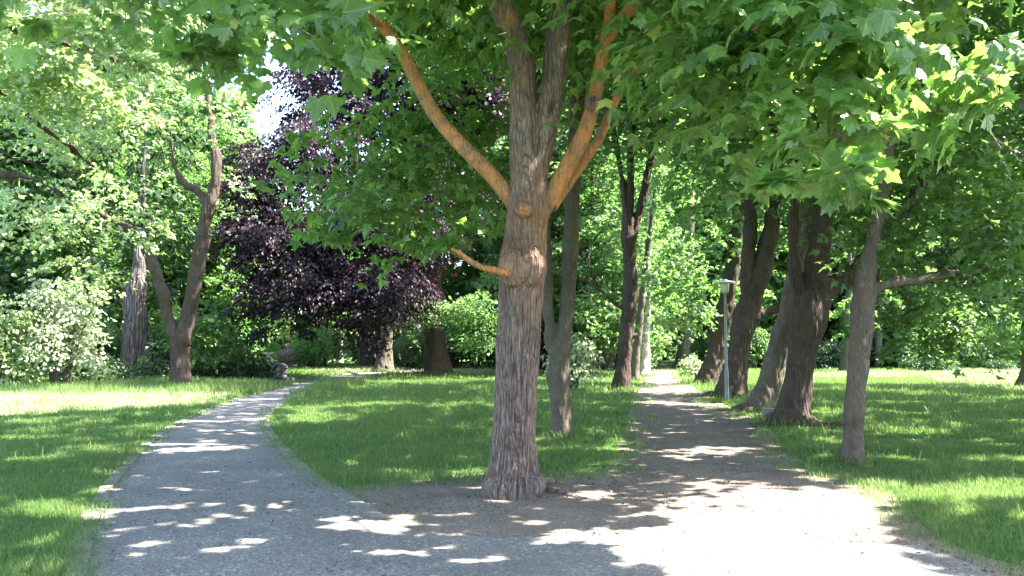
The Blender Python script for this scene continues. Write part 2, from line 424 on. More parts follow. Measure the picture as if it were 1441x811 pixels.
def twigs(mb, targets, skel, r0=.03, frac=1.0, seg=5, sag=.12, pick=6, pct=30):
    S = np.vstack([p for p, r in skel]); RR = np.concatenate([r for p, r in skel])
    hi = S[:, 2] > np.percentile(S[:, 2], pct); S = S[hi]; RR = RR[hi]
    if len(targets) == 0: return
    targets = np.array(targets)
    near = np.array([np.linalg.norm(S - t, axis=1).min() for t in targets]); order = np.argsort(near)
    for t in targets[order]:
        d = np.linalg.norm(S - t, axis=1) + np.maximum(0, S[:, 2] - t[2]) * .5
        o_ = np.argsort(d)[:pick]; i = int(o_[int(RNG.random() * len(o_))]); a = S[i]; L = np.linalg.norm(t - a)
        if L < .12: continue
        u = (t - a) / L
        m1 = a + u * L * .33 + RNG.normal(size=3) * L * .07 + np.array([0, 0, L * sag * .8]); m2 = a + u * L * .68 + RNG.normal(size=3) * L * .07 + np.array([0, 0, L * sag * .7])
        q = catmull([a, m1, m2, t], 4)
        r = min(r0 * (0.5 + min(L, 3) * .3), RR[i] * .75)
        rr = np.linspace(r, max(.003, r * .25), len(q))
        tube(mb, q, rr, seg, cap=False)
        S = np.vstack([S, q[4:]]); RR = np.concatenate([RR, rr[4:]])

FEET = []
def make_tree(name, label, cat, base_px, D, stems, blobs, bark, leaf, tpl='lo', lsize=.14, vox=None, group=None,
              flare=1.5, twig=.03, extra=None, sr=.6, per=26, cov=3.0, roots=None, wob=.06, hook=None, uv=False, ntw=12, clear=None, bulk=1.0, twp=30, **kw):
    g = G(*base_px) if D is None else P(base_px[0], base_px[1], D)[:2]
    D = g[1]
    base = np.array([g[0], g[1], 0.0])
    root = thing(name, label, cat, base, group)
    skel = []; mb = MB()
    for k, st in enumerate(stems):
        p, r = stem_pts(st, D)
        if k == 0:
            p[0] = base - [0, 0, .25]
            z = p[:, 2]; R0 = r[2]
            r = r * (1 + (flare - 1) * np.exp(-np.maximum(z, 0) / (R0 * .9)))
        skel.append((p, r)); tube(mb, p, r, 20 if vox else 12, wob=wob if k == 0 else wob * .7)
    if roots:
        for (ang, L, r) in roots:
            a = R(ang); dx, dy = math.cos(a), math.sin(a)
            rb = skel[0][1][3]
            q = catmull([base + [dx * rb * .5, dy * rb * .5, .22], base + [dx * (rb + .12), dy * (rb + .12), .05], base + [dx * (rb + L * .5), dy * (rb + L * .5), -.005], base + [dx * (rb + L), dy * (rb + L) + .05, -r * 1.1]], 4)
            tube(mb, q, np.linspace(r * 1.6, r * .5, len(q)), 8)
    if hook: hook(mb, base)
    if vox:
        me = mb.mesh('trunk', base); me = remesh_bake(me, vox, 2 if name == 'maple_tree' else 1)
        if name != 'maple_tree':
            nv = len(me.vertices); cc = np.zeros(nv * 3, np.float32); me.vertices.foreach_get('co', cc); cc = cc.reshape(-1, 3)
            nr = np.zeros(nv * 3, np.float32); me.vertices.foreach_get('normal', nr); nr = nr.reshape(-1, 3)
            R0 = skel[0][1][3]; u = cc[:, 0] * 1.3 + cc[:, 1]; v_ = cc[:, 0] - cc[:, 1] * 1.2; z_ = cc[:, 2]
            dd = (vnoise(u, z_ * .6, R0 * 1.1, 3) - .5) * R0 * .26 + (vnoise(v_, z_ * .5, R0 * .45, 5) - .5) * R0 * .14 + (vnoise(u, z_ * .25, R0 * .17, 7) + vnoise(v_, z_ * .25, R0 * .17, 9) - 1) * R0 * .10
            me.vertices.foreach_set('co', (cc + nr * dd[:, None]).astype(np.float32).ravel()); me.update()
        me.materials.clear(); me.materials.append(bark)
        me.polygons.foreach_set('use_smooth', np.ones(len(me.polygons), bool))
        tr = bpy.data.objects.new('trunk', me); COL.objects.link(tr); tr.parent = root
    else:
        tr = mb.obj('trunk', bark, root, base, True)
    if base[1] < 60 and base[0] > -base[1] * .9 and base[0] < base[1] * .9: FEET.append((base[0], base[1], skel[0][1][2]))
    # crown
    lb = MB(); tg = []
    for b in blobs:
        cen = P(b[0], b[1], b[2]) if not b[3:4] == ('w',) else np.array(b[:3])
        if b[3] == 'w': rad = b[4:7]; c = b[7] if len(b) > 7 else cov; T = b[8] if len(b) > 8 else tpl; ls = b[9] if len(b) > 9 else lsize
        else: rad = b[3:6]; c = b[6] if len(b) > 6 else cov; T = b[7] if len(b) > 7 else tpl; ls = b[8] if len(b) > 8 else lsize
        area = {'hi': .42, 'lo': .42, 'ov': .38, 'rh': .33, 'cl': .75, 'nar': .16}[T] * ls * ls
        if b[3] == 'w': c *= 2.0
        proj = math.pi * max(rad[0] * rad[2], rad[0] * rad[1] * .8)
        n = int(c * proj / area * bulk)
        sc = sprays(lb, cen, rad, n, ls, T, clear=clear, sr=min(sr, max(rad[0], rad[1]) * .7), per=per, uv=uv, **kw)
        k = min(len(sc), ntw if len(sc) > 40 else ntw // 2); tg += [cen] + list(sc[:k])
    cr = lb.obj('crown', leaf, root, base)
    tw = MB(); twigs(tw, tg, skel, twig, pct=twp)
    if tw.v:      # the twigs grow out of the trunk: one continuous woody mesh
        me = tr.data; nv = len(me.vertices); cc = np.zeros(nv * 3, np.float32); me.vertices.foreach_get('co', cc); me.calc_loop_triangles()
        ff = np.zeros(len(me.loop_triangles) * 3, np.int32); me.loop_triangles.foreach_get('vertices', ff)
        wb = MB(); wb.add(cc.reshape(-1, 3) + np.asarray(base, np.float32), ff)
        for v_, f_ in zip([np.concatenate(tw.v)], [np.concatenate(tw.f)]): wb.add(v_, f_)
        new = wb.mesh('trunk', base, True); new.materials.append(bark); tr.data = new; bpy.data.meshes.remove(me)
    root['_'] = 0; del root['_']
    return root, skel

exec_parts = []
# ================================================================== SETTING: ground, paths
def struct(o): o['kind'] = 'structure'; return o

def ground_mat():
    m, nt, out = mat('lawn_soil'); tc = N(nt, 'ShaderNodeTexCoord'); o = tc.outputs['Object']
    a = noise(nt, .5, o, 5, .6); b = noise(nt, 14, o, 5, .7)
    c = mix(nt, a, (.035, .085, .015), (.06, .125, .025)); c = mix(nt, mathn(nt, 'MULTIPLY', ramp(nt, b, [(.4, (0, 0, 0)), (.7, (1, 1, 1))]), .6), c, (.09, .12, .04))
    bs = N(nt, 'ShaderNodeBsdfPrincipled', i_Roughness=.9); bs.inputs['Specular IOR Level'].default_value = .1
    nt.links.new(c, bs.inputs['Base Color'])
    bp = N(nt, 'ShaderNodeBump', i_Strength=.8, i_Distance=.04); nt.links.new(b, bp.inputs['Height']); nt.links.new(bp.outputs[0], bs.inputs['Normal'])
    nt.links.new(bs.outputs[0], out.inputs[0]); return m
def gravel_mat(name, c1, c2, c3, s=90, big=1.2, leafy=.0):
    m, nt, out = mat(name); tc = N(nt, 'ShaderNodeTexCoord'); o = tc.outputs['Object']
    vo = N(nt, 'ShaderNodeTexVoronoi', i_Scale=s); nt.links.new(o, vo.inputs['Vector'])
    sx = N(nt, 'ShaderNodeSeparateColor'); nt.links.new(vo.outputs['Color'], sx.inputs[0])
    c = ramp(nt, sx.outputs[0], [(.0, c1), (.55, c2), (.93, c2), (1.0, c3)])
    b = noise(nt, big, o, 6, .65); c = mix(nt, mathn(nt, 'MULTIPLY', ramp(nt, b, [(.35, (0, 0, 0)), (.7, (1, 1, 1))]), .6), c, tuple(x * .6 for x in c1))
    d = noise(nt, 22, o, 5, .7)
    c = mix(nt, mathn(nt, 'MULTIPLY', ramp(nt, d, [(.52, (0, 0, 0)), (.66, (1, 1, 1))]), .45 + leafy), c, (.13, .095, .07))
    bs = N(nt, 'ShaderNodeBsdfPrincipled', i_Roughness=.9); bs.inputs['Specular IOR Level'].default_value = .15
    nt.links.new(c, bs.inputs['Base Color'])
    bp = N(nt, 'ShaderNodeBump', i_Strength=.9, i_Distance=.012); nt.links.new(mathn(nt, 'ADD', mathn(nt, 'MULTIPLY', vo.outputs['Distance'], -1.0), mathn(nt, 'MULTIPLY', d, .8)), bp.inputs['Height'])
    nt.links.new(bp.outputs[0], bs.inputs['Normal']); nt.links.new(bs.outputs[0], out.inputs[0]); return m

def sheet(name, poly, z, m, jitter=0.0, sub=6, closed=True):
    p = [np.array(q) for q in poly]; q = []
    n = len(p)
    for i in range(n):
        a, b = p[i], p[(i + 1) % n]; k = max(1, min(60, int(np.linalg.norm(b - a) / .12)))
        for t in range(k):
            v = a + (b - a) * t / k
            if jitter:
                jj = jitter * min(1.5, max(.4, v[1] / 14))
                v = v + (np.array([vnoise(v[0], v[1], .3, 11), vnoise(v[0], v[1], .3, 12)]) - .5) * jj * 2
            q.append(v)
    tri = tessellate_polygon([[Vector((v[0], v[1], 0)) for v in q]])
    mb = MB(); mb.add([(v[0], v[1], z) for v in q], [list(t)[::-1] for t in tri])
    o = mb.obj(name, m); me = o.data
    # make normals face up
    if me.polygons[0].normal.z < 0: me.flip_normals()
    return struct(o)

gm = MB(); gs = 60
xs = np.linspace(-1200, 1200, 9); ys = np.linspace(-300, 2000, 9)
gm.add([(x, y, 0) for x in xs for y in ys], [t for i in range(8) for j in range(8) for t in ([i * 9 + j, (i + 1) * 9 + j, (i + 1) * 9 + j + 1], [i * 9 + j, (i + 1) * 9 + j + 1, i * 9 + j + 1])])
struct(gm.obj('ground', ground_mat()))

def smoothpoly(px, n=4): return catmull([G(*p) for p in px], n)
L_left = [(104, 870), (112, 811), (122, 760), (146, 700), (180, 655), (228, 610), (282, 582), (330, 563), (396, 545), (445, 533), (478, 527.5)]
L_right = [(760, 760), (700, 758), (610, 752), (545, 735), (490, 705), (440, 672), (404, 640), (380, 612), (374, 594), (386, 575), (420, 555), (460, 541), (500, 533)]
AL = smoothpoly(L_left); AR = smoothpoly(L_right[1:])
# asphalt: left path plus the paved foreground
left_tail = [G(478, 527.5), G(500, 524), G(560, 521), G(640, 519.5)]
right_tail = [G(500, 533), G(530, 527.5), G(585, 523.5), G(645, 521.5)]
near_l = [np.array([-3.35, y]) for y in (4.5, 2.5, 0, -4)]
FG = [np.array([9.0, -4.0]), np.array([9.0, 3.0]), G(1441, 840), G(1380, 800), G(1300, 770), G(1150, 762), G(1000, 757), G(860, 755)]
asph = list(AL) + left_tail[1:] + right_tail[::-1][:-1] + list(AR[::-1]) + list(FG[::-1]) + near_l[::-1]
asph_poly = [tuple(p) for p in asph]
# dirt path to the right with the worn soil round the maple
R_l = [(905, 512), (908, 522), (900, 540), (893, 560), (886, 590), (880, 620), (868, 650), (838, 668), (790, 680), (735, 684), (672, 682), (600, 686), (530, 690), (480, 694)]
R_r = [(944, 512), (955, 530), (985, 552), (1015, 572), (1055, 592), (1085, 612), (1100, 636), (1135, 660), (1180, 678), (1240, 695), (1256, 712), (1290, 745), (1350, 780), (1441, 806), (1560, 840)]
dirt_poly = [tuple(p) for p in list(smoothpoly(R_r)) + [np.array([9.5, 3.0]), np.array([9.5, -5.0]), np.array([-1.5, -5.0]), G(560, 811), G(500, 740)] + list(smoothpoly(R_l[::-1]))]
R_soil = [(a, b - (16 if a < 830 else 3)) if a > 520 else (a, b - 6) for a, b in R_l]
R_soil = [(a + (-3 if 850 < a < 900 else 0), b) for a, b in R_soil]
R_rs = [(a + (8 if b > 560 else 1), b - (5 if b > 640 else 0)) for a, b in R_r]
soil_poly = [tuple(p) for p in list(smoothpoly(R_rs)) + [np.array([9.5, 3.0]), np.array([9.5, -5.0]), np.array([-1.5, -5.0]), G(560, 811), G(500, 740)] + list(smoothpoly(R_soil[::-1]))]
sheet('dirt_path', soil_poly, .004, gravel_mat('dirt', (.13, .10, .08), (.245, .20, .17), (.48, .43, .38), 64, 1.4, .3), .06)
sheet('asphalt_path', asph_poly, .008, gravel_mat('asphalt', (.13, .12, .115), (.25, .228, .21), (.55, .53, .50), 62, .8, .15), .035)

# kerb stones, flush setts along both edges of the left path
def kerb(line, off, mb, n0=0):
    line = np.asarray(line); seg = np.linalg.norm(np.diff(line, axis=0), axis=1); cum = np.r_[0, np.cumsum(seg)]
    s = 0
    while s < cum[-1] - .3:
        i = min(np.searchsorted(cum, s + .1, 'right') - 1, len(seg) - 1)
        t = (s + .1 - cum[i]) / seg[i]; p = line[i] * (1 - t) + line[i + 1] * t; d = (line[i + 1] - line[i]) / seg[i]
        nn = np.array([d[1], -d[0]]) * off
        L = .17 + .05 * random.random()
        if random.random() > .06:
            q = p + nn + RNG.normal(size=2) * .008
            box(mb, (q[0], q[1], -.006 + .008 * random.random()), (L, .13 + .02 * random.random(), .05), math.atan2(d[1], d[0]) + random.uniform(-.05, .05))
        s += L + .015
kb = MB(); kerb(AL, -.02, kb); kerb(AR[9:], .02, kb)
struct(kb.obj('path_kerb', plain('kerb_stone', (.155, .14, .122), .9, 0, .35, 9, .6)))

# ================================================================== GRASS
pavedA = [asph_poly, dirt_poly]
def grass_ok(x, y, soft=0.0):
    amp = np.clip(y * .006, .04, .35)
    dx = (vnoise(x, y, .3, 21) - .5) * amp * 5 + RNG.normal(size=len(x)) * soft; dy = (vnoise(x, y, .3, 22) - .5) * amp * 5 + RNG.normal(size=len(x)) * soft * 1.3
    m = inpoly(x + dx, y + dy, asph_poly) | inpoly(x + dx * 2.2, y + dy * 2.2, dirt_poly)
    return ~m
def blades(mb, x, y, h, w, lean, seg2=True):
    n = len(x); a = RNG.random(n) * 6.283; d = np.column_stack([np.cos(a), np.sin(a), np.zeros(n)])
    b = RNG.random(n) * 6.283; ld = np.column_stack([np.cos(b), np.sin(b), np.zeros(n)]) * (lean * h * (.3 + RNG.random(n)))[:, None]
    base = np.column_stack([x, y, np.zeros(n)]); up = np.array([0, 0, 1.0])
    wv = d * (w / 2)[:, None]
    if seg2:
        m_ = base + up * (h * .55)[:, None] + ld * .3; t = base + up * (h * .95)[:, None] + ld
        v = np.stack([base - wv, base + wv, m_ - wv * .8, m_ + wv * .8, t], 1)
        f = np.array([[0, 1, 3], [0, 3, 2], [2, 3, 4]])
    else:
        t = base + up * h[:, None] + ld; v = np.stack([base - wv, base + wv, t], 1); f = np.array([[0, 1, 2]])
    k = v.shape[1]
    mb.add(v.reshape(-1, 3), (f[None] + (np.arange(n) * k)[:, None, None]).reshape(-1, 3))
def grass_mat():
    m, nt, out = mat('grass_blade'); geo = N(nt, 'ShaderNodeNewGeometry'); tc = N(nt, 'ShaderNodeTexCoord')
    rnd = geo.outputs['Random Per Island']
    c = ramp(nt, rnd, [(0, (.042, .098, .022)), (.6, (.075, .150, .036)), (.92, (.12, .19, .06)), (1, (.32, .32, .18))])
    nz = noise(nt, .55, tc.outputs['Object'], 4, .6)
    c = mix(nt, ramp(nt, nz, [(.35, (0, 0, 0)), (.66, (.85, .85, .85))]), c, (.115, .165, .055))
    c = mix(nt, ramp(nt, noise(nt, 1.6, tc.outputs['Object'], 5, .7), [(.56, (0, 0, 0)), (.72, (.75, .75, .75))]), c, (.17, .17, .075))
    bs = N(nt, 'ShaderNodeBsdfPrincipled', i_Roughness=.5); bs.inputs['Specular IOR Level'].default_value = .35
    tl = N(nt, 'ShaderNodeBsdfTranslucent'); nt.links.new(c, bs.inputs['Base Color'])
    nt.links.new(mix(nt, 1.0, c, (2.0, 2.0, 1.4), 'MULTIPLY'), tl.inputs['Color'])
    ms = N(nt, 'ShaderNodeMixShader', i_0=.4); nt.links.new(bs.outputs[0], ms.inputs[1]); nt.links.new(tl.outputs[0], ms.inputs[2]); nt.links.new(ms.outputs[0], out.inputs[0])
    return m
gb = MB()
def scatter(x0, x1, y0, y1, dens, h0, w0, seg2=True, slope=.72):
    n = int((x1 - x0) * (y1 - y0) * dens); x = RNG.uniform(x0, x1, n); y = RNG.uniform(y0, y1, n)
    k = np.abs(x) < y * slope + 1.5; x, y = x[k], y[k]
    # clumps
    k = RNG.random(len(x)) < .45 + .9 * vnoise(x, y, .5, 31); x, y = x[k], y[k]
    k = grass_ok(x, y, .10); k &= ~(np.hypot((x - .05) / 1.9, (y - 8.9) / .9) < .6 + .6 * RNG.random(len(x))); x, y = x[k], y[k]
    # thin out over the worn soil edge
    hh = h0 * (.45 + 1.1 * vnoise(x, y, .9, 33) * (.5 + vnoise(x, y, .25, 34))) * (.6 + .7 * RNG.random(len(x)))
    blades(gb, x, y, hh, w0 * (.7 + .6 * RNG.random(len(x))), .55, seg2)
scatter(-7, 9, 4.2, 9, 4200, .058, .0046)
scatter(-10, 12, 9, 14, 2300, .070, .0070)
scatter(-18, 19, 14, 24, 700, .085, .012)
scatter(-30, 30, 24, 42, 170, .12, .024, False)
scatter(-55, 60, 42, 90, 34, .15, .05, False)
for (x0, x1, y0, y1, dn) in [(-8, 10, 5, 16, 26), (-20, 20, 16, 40, 9)]:      # thin seed stalks and weeds standing above the turf
    n = int((x1 - x0) * (y1 - y0) * dn); x = RNG.uniform(x0, x1, n); y = RNG.uniform(y0, y1, n); k = grass_ok(x, y, .05) & (vnoise(x, y, 1.1, 71) > .5); x, y = x[k], y[k]
    blades(gb, x, y, .12 + .14 * RNG.random(len(x)), .004 + y * .0005, .5)
# tall weedy fringe under the left trees
n = 26000; x = RNG.uniform(-26, -6.5, n); y = RNG.uniform(27, 36, n); k = grass_ok(x, y); x, y = x[k], y[k]
blades(gb, x, y, .20 + .35 * RNG.random(len(x)) * vnoise(x, y, 1.5, 41), np.full(len(x), .03), .5, False)
go = gb.obj('grass', grass_mat()); go['kind'] = 'stuff'; tag(go, 'short green grass covering the lawns between the paths', 'grass')

pg = MB(); gb_keep = gb; gb = pg  # pale blades put sunlight into the colour of the bright lawn strips
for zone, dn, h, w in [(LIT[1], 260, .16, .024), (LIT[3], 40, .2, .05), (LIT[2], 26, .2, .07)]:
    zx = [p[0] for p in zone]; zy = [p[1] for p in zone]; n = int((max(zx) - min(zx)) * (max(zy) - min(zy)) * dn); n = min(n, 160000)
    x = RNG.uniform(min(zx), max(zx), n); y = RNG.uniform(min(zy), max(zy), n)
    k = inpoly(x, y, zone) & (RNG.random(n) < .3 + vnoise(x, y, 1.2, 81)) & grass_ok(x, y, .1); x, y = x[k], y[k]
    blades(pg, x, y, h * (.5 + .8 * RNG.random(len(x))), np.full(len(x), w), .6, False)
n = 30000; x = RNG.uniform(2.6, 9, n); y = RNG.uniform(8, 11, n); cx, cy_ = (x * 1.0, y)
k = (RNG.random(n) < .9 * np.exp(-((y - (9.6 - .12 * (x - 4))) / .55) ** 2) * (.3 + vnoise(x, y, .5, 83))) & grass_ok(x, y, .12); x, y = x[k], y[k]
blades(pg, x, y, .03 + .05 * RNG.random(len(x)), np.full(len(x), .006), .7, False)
gb = gb_keep
m, nt, out = mat('sunlit_grass_blade'); geo = N(nt, 'ShaderNodeNewGeometry')
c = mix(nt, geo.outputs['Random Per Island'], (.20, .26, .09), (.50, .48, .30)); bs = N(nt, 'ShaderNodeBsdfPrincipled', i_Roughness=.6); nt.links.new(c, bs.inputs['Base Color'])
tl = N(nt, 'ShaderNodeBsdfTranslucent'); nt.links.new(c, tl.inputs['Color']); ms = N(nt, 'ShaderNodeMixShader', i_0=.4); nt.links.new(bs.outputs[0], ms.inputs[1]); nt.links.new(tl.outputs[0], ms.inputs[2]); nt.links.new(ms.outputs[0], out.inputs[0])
po = pg.obj('sunlit_grass', m); po['kind'] = 'stuff'; tag(po, 'grass blades coloured pale for sunlight in the sunny strips of the lawns', 'dry grass')

# leaf litter and twigs on the soil
lb = MB(); n = 42000
x = RNG.uniform(-4.5, 8, n); y = 4.8 + 20 * RNG.random(n) ** 1.8
prob = np.where(inpoly(x, y, asph_poly), .22, 1.0) * (vnoise(x, y, .8, 51) > .38); k = RNG.random(n) < prob; k &= ~grass_ok(x, y) | (np.hypot((x - .05) / 1.9, (y - 8.9) / .9) < 1); x, y = x[k], y[k]
c = np.column_stack([x, y, np.full(len(x), .014)])
add_leaves(lb, c, np.array([0, 0, 1.]) + RNG.normal(size=c.shape) * .25, RNG.normal(size=c.shape), .012 + .040 * RNG.random(len(x)) ** 3, 'rh')
ll = lb.obj('leaf_litter', plain('litter', (.085, .055, .038), .9, 0, .7, 40, 0)); ll['kind'] = 'stuff'; tag(ll, 'dry leaf scraps and twigs strewn over the worn soil', 'leaf litter')

# ================================================================== TREES near
MB_D = 8.66
main_stems = [
    [(720, 697, 76), (722, 640, 66), (725, 560, 62), (730, 480, 64), (733, 410, 67), (735, 376, 73), (739, 335, 63), (742, 300, 64), (745, 268, 58), (738, 215, 46), (736, 150, 42), (733, 90, 40), (722, 40, 34), (706, -10, 26), (690, -90, 20)],
    [(748, 262, 44), (762, 205, 36), (775, 140, 38), (783, 70, 38), (790, 0, 36), (797, -90, 28), (800, -200, 16)],
    [(735, 300, 40), (715, 275, 30), (690, 245, 28), (650, 205, 27), (620, 172, 25), (598, 138, 25), (570, 82, 23), (540, 38, 22), (500, 2, 21, 8.4), (440, -50, 17, 8.2), (330, -120, 11, 7.6)],
    [(752, 310, 42), (783, 262, 34), (803, 225, 32), (825, 180, 30), (838, 130, 26), (848, 75, 25), (857, 30, 22), (860, -20, 20, 8.5), (868, -120, 14, 8)],
    [(852, 62, 18), (873, 28, 22), (892, 8, 22, 8.5), (925, -30, 18, 8.1), (1000, -90, 12, 7.4)],
    [(775, 290, 26, 8.95), (812, 240, 19, 9.2), (843, 195, 17, 9.2), (862, 150, 16, 9.2), (880, 115, 15, 9.1), (903, 92, 12, 8.8), (945, 68, 9, 8.3), (990, 55, 7, 7.8), (1070, 40, 6, 6.8), (1170, 10, 5, 5.9)],
    [(712, 384, 16, 8.5), (695, 380, 13, 8.4), (680, 377, 11, 8.3), (665, 370, 11, 8.2), (650, 359, 9, 8.1), (636, 350, 6, 8.0)],
    [(722, 45, 30), (704, 20, 32), (694, -8, 30), (670, -60, 24), (610, -180, 14)],
]
def main_hook(mb, base):
    # burls: woody swellings where old limbs were cut
    for px, py, dz, r, rz in [(724, 378, -.02, .185, .24), (747, 376, -.02, .185, .24), (736, 298, -.15, .12, .09), (833, 148, -.06, .09, .09), (752, 684, .02, .12, .13), (696, 688, -.0, .11, .14)]:
        c = P(px, py, MB_D) + [0, dz, 0]
        tube(mb, [c + [0, 0, z * rz] for z in (-1, -.8, -.4, 0, .4, .8, 1)], [r * s for s in (.1, .6, .92, 1, .92, .6, .1)], 14, wob=.05)
    for q, r in [([(752, 690), (790, 696), (835, 704), (880, 702)], .05), ([(745, 684), (790, 680), (846, 684)], .045)]:
        pts = [np.array([*G(*a), .025 - .022 * i]) for i, a in enumerate(q)]; pts[0][2] = .05
        cc = catmull(pts, 4); tube(mb, cc, np.linspace(r, r * .6, len(cc)), 8)
main_blobs = [
    # sheet of foliage over the left limb, close to the camera
    (345, 18, 5.2, .5, .6, .24, 2.6, 'hi', .165), (390, 45, 5.1, .6, .6, .22, 2.6, 'hi', .165), (455, 62, 5.4, .25, .4, .18, 2.2, 'hi', .165), (400, 5, 5.6, .55, .6, .3, 3, 'hi', .165),
    (300, 80, 5.3, .22, .3, .10, 2, 'hi', .165), (30, 22, 4.2, .28, .3, .13, 2.2, 'hi', .165), (95, 20, 4.0, .22, .3, .12, 1.6, 'hi', .165),
    (620, -10, 7.8, .3, .5, .25, 2.0, 'hi', .165),
    # shaded foliage behind and under the left limb
    (540, 150, 11.2, .6, .9, .4, 2.0), (560, 215, 11, 1.0, 1.1, .55, 2.6), (640, 250, 10.9, .6, .9, .55, 2.8), (600, 120, 11, .6, .8, .4, 2.0), (660, 90, 10.5, .6, .9, .5, 1.6),
    (520, 285, 9.6, .7, .9, .24, 2.6), (440, 255, 9.9, .45, .6, .24, 1.7), (455, 195, 10.6, .5, .6, .2, 1.5), (430, 320, 9.4, .35, .5, .12, 1.4), (520, 230, 10.4, .6, .6, .3, 2.0), (590, 305, 9.2, .75, .7, .26, 2.6), (660, 320, 8.9, .35, .4, .24, 2.4), (440, 300, 9.2, .35, .5, .16, 1.8), (620, 190, 11, .8, .8, .5, 2.2), (680, 190, 11, .45, .6, .6, 2.0), (555, 330, 9.4, .35, .4, .14, 2),
    # round the leaders
    (785, 200, 8.3, .22, .22, .34, 2.4), (800, 150, 8.8, .2, .3, .35, 1.8), (765, 266, 8.0, .17, .12, .06, 2), (700, 50, 8.2, .1, .1, .16, 1.5), (905, 130, 8.4, .3, .4, .25, 2), (880, 60, 9.4, .4, .6, .3, 1.8),
    # the big sheet on the right
    (950, 30, 7.2, .7, .8, .32, 3), (930, 140, 7.6, .35, .5, .28, 2.2), (990, 100, 6.8, .6, .7, .36, 2.8), (1050, 170, 6.4, .5, .6, .42, 2.8), (1060, 40, 6.2, .8, .8, .35, 3, 'hi', .165), (1160, 60, 5.7, .7, .7, .42, 3.2, 'hi', .165),
    (1150, 160, 5.6, .5, .5, .38, 3, 'hi', .165), (1110, 232, 5.2, .26, .3, .24, 2.6, 'hi', .165), (1250, 60, 5.3, .6, .6, .40, 3.2, 'hi', .165), (1240, 170, 5.2, .36, .4, .26, 2.4, 'hi', .165), (1215, 250, 4.9, .17, .2, .2, 2.6, 'hi', .165),
    (1160, 215, 4.6, .24, .25, .22, 2.6, 'hi', .16), (1190, 262, 4.5, .13, .16, .2, 2.4, 'hi', .155), (1100, 250, 4.9, .14, .16, .10, 2.0, 'hi', .16), (1208, 282, 4.8, .09, .12, .14, 2, 'hi', .165), (1340, 90, 5.0, .5, .5, .38, 2.8, 'hi', .165), (1330, 170, 5.0, .3, .3, .2, 2.2, 'hi', .165), (1420, 60, 4.8, .4, .5, .4, 2.6, 'hi', .165), (1405, 160, 4.8, .22, .3, .2, 2, 'hi', .165), (1432, 225, 4.6, .13, .2, .16, 2.4, 'hi', .165), (1060, 255, 6, .2, .3, .14, 2, 'hi', .165),
    (1300, 0, 6, 1.4, 1.2, .5, 2.5), (1000, -40, 7.5, 1.6, 1.4, .5, 2.4), (720, -60, 8.4, 1.6, 1.5, .5, 2.5), (500, -60, 7.5, 1.6, 1.5, .6, 2.5), (230, -90, 6.5, 1.2, 1.4, .3, 2.2),
    # high crown above the frame
    (0.2, 8.6, 9.2, 'w', 5.4, 5.0, 3.2, 3.6, 'lo', .22), (-3.6, 7.0, 7.6, 'w', 2.4, 3.0, 1.3, 3.0, 'lo', .2), (3.6, 7.0, 6.4, 'w', 2.6, 3.0, 1.3, 3.0, 'lo', .2),
    (-1.0, 4.0, 7.4, 'w', 3.2, 2.2, 1.2, 3.2, 'lo', .2), (3.2, 3.4, 6.6, 'w', 2.4, 2.0, 1.2, 3.0, 'lo', .2), (0.5, 12.4, 7.6, 'w', 3.6, 2.2, 1.5, 3.0, 'lo', .2),
]
main_clear = []
for st_ in main_stems[:6]:
    p_, r_ = stem_pts(st_, MB_D)
    main_clear += [(a, .34) for a in p_[::3] if a[2] > 2.6 and a[1] > 8.0]
for st_ in main_stems[2:4]:      # airy space in front of the two big limbs
    p_, r_ = stem_pts(st_, MB_D)
    main_clear += [(a + np.array([0, -.7, -.1]), .5) for a in p_[::3] if a[2] > 3.2 and a[2] < 5.6]
main_stems = [[(a[0], a[1], a[2] * (.93 if i < 2 else .74 if i == 3 else .8), *a[3:]) for a in st] for i, st in enumerate(main_stems)]
mt, mskel = make_tree('maple_tree', 'thick maple in the fork of the paths with orange limbs and a knotted brown trunk', 'tree', (720, 697), None,
    main_stems, main_blobs, B_MAIN, M_MAPLE, 'lo', .15, vox=.0105, flare=1.22, twig=.010, ntw=3, twp=62, clear=main_clear, sr=.5, cov=2.8, hook=main_hook, uv=True, wob=.035, hang=.3, tilt=.45)
# orange alga on the limbs
tr = [c for c in mt.children if c.name.startswith('trunk')][0]; me = tr.data
co = np.zeros(len(me.vertices) * 3, np.float32); me.vertices.foreach_get('co', co); co = co.reshape(-1, 3) + np.array(mt.location, np.float32)
def dmin(p, sk):
    d = np.full(len(p), 9.0)
    for q, r in sk:
        for a, ra in zip(q, r): d = np.minimum(d, np.linalg.norm(p - a, axis=1) - ra)
    return d
dl = dmin(co, [(p[4:], r[4:]) for p, r in [mskel[i] for i in (2, 3, 4, 5, 6)]]); dt = dmin(co, [mskel[i] for i in (0, 1)])
al = np.clip((dt - dl) / .09 + .30, 0, 1) * (dl < .12)
for px, py, s in [(737, 296, .09), (733, 98, .10), (712, 10, .14), (806, 290, .1), (690, 268, .1)]:
    c = P(px, py, MB_D - .25); al = np.maximum(al, np.clip(1.4 - np.linalg.norm((co - c) * [1, .4, .8], axis=1) / s, 0, 1))
al = np.maximum(al, .28 * np.clip((co[:, 2] - 1.6) / 1.2, 0, 1) * np.clip((3.9 - co[:, 2]) / .8, 0, 1))
at = me.attributes.new('alga', 'FLOAT', 'POINT'); at.data.foreach_set('value', al.astype(np.float32))
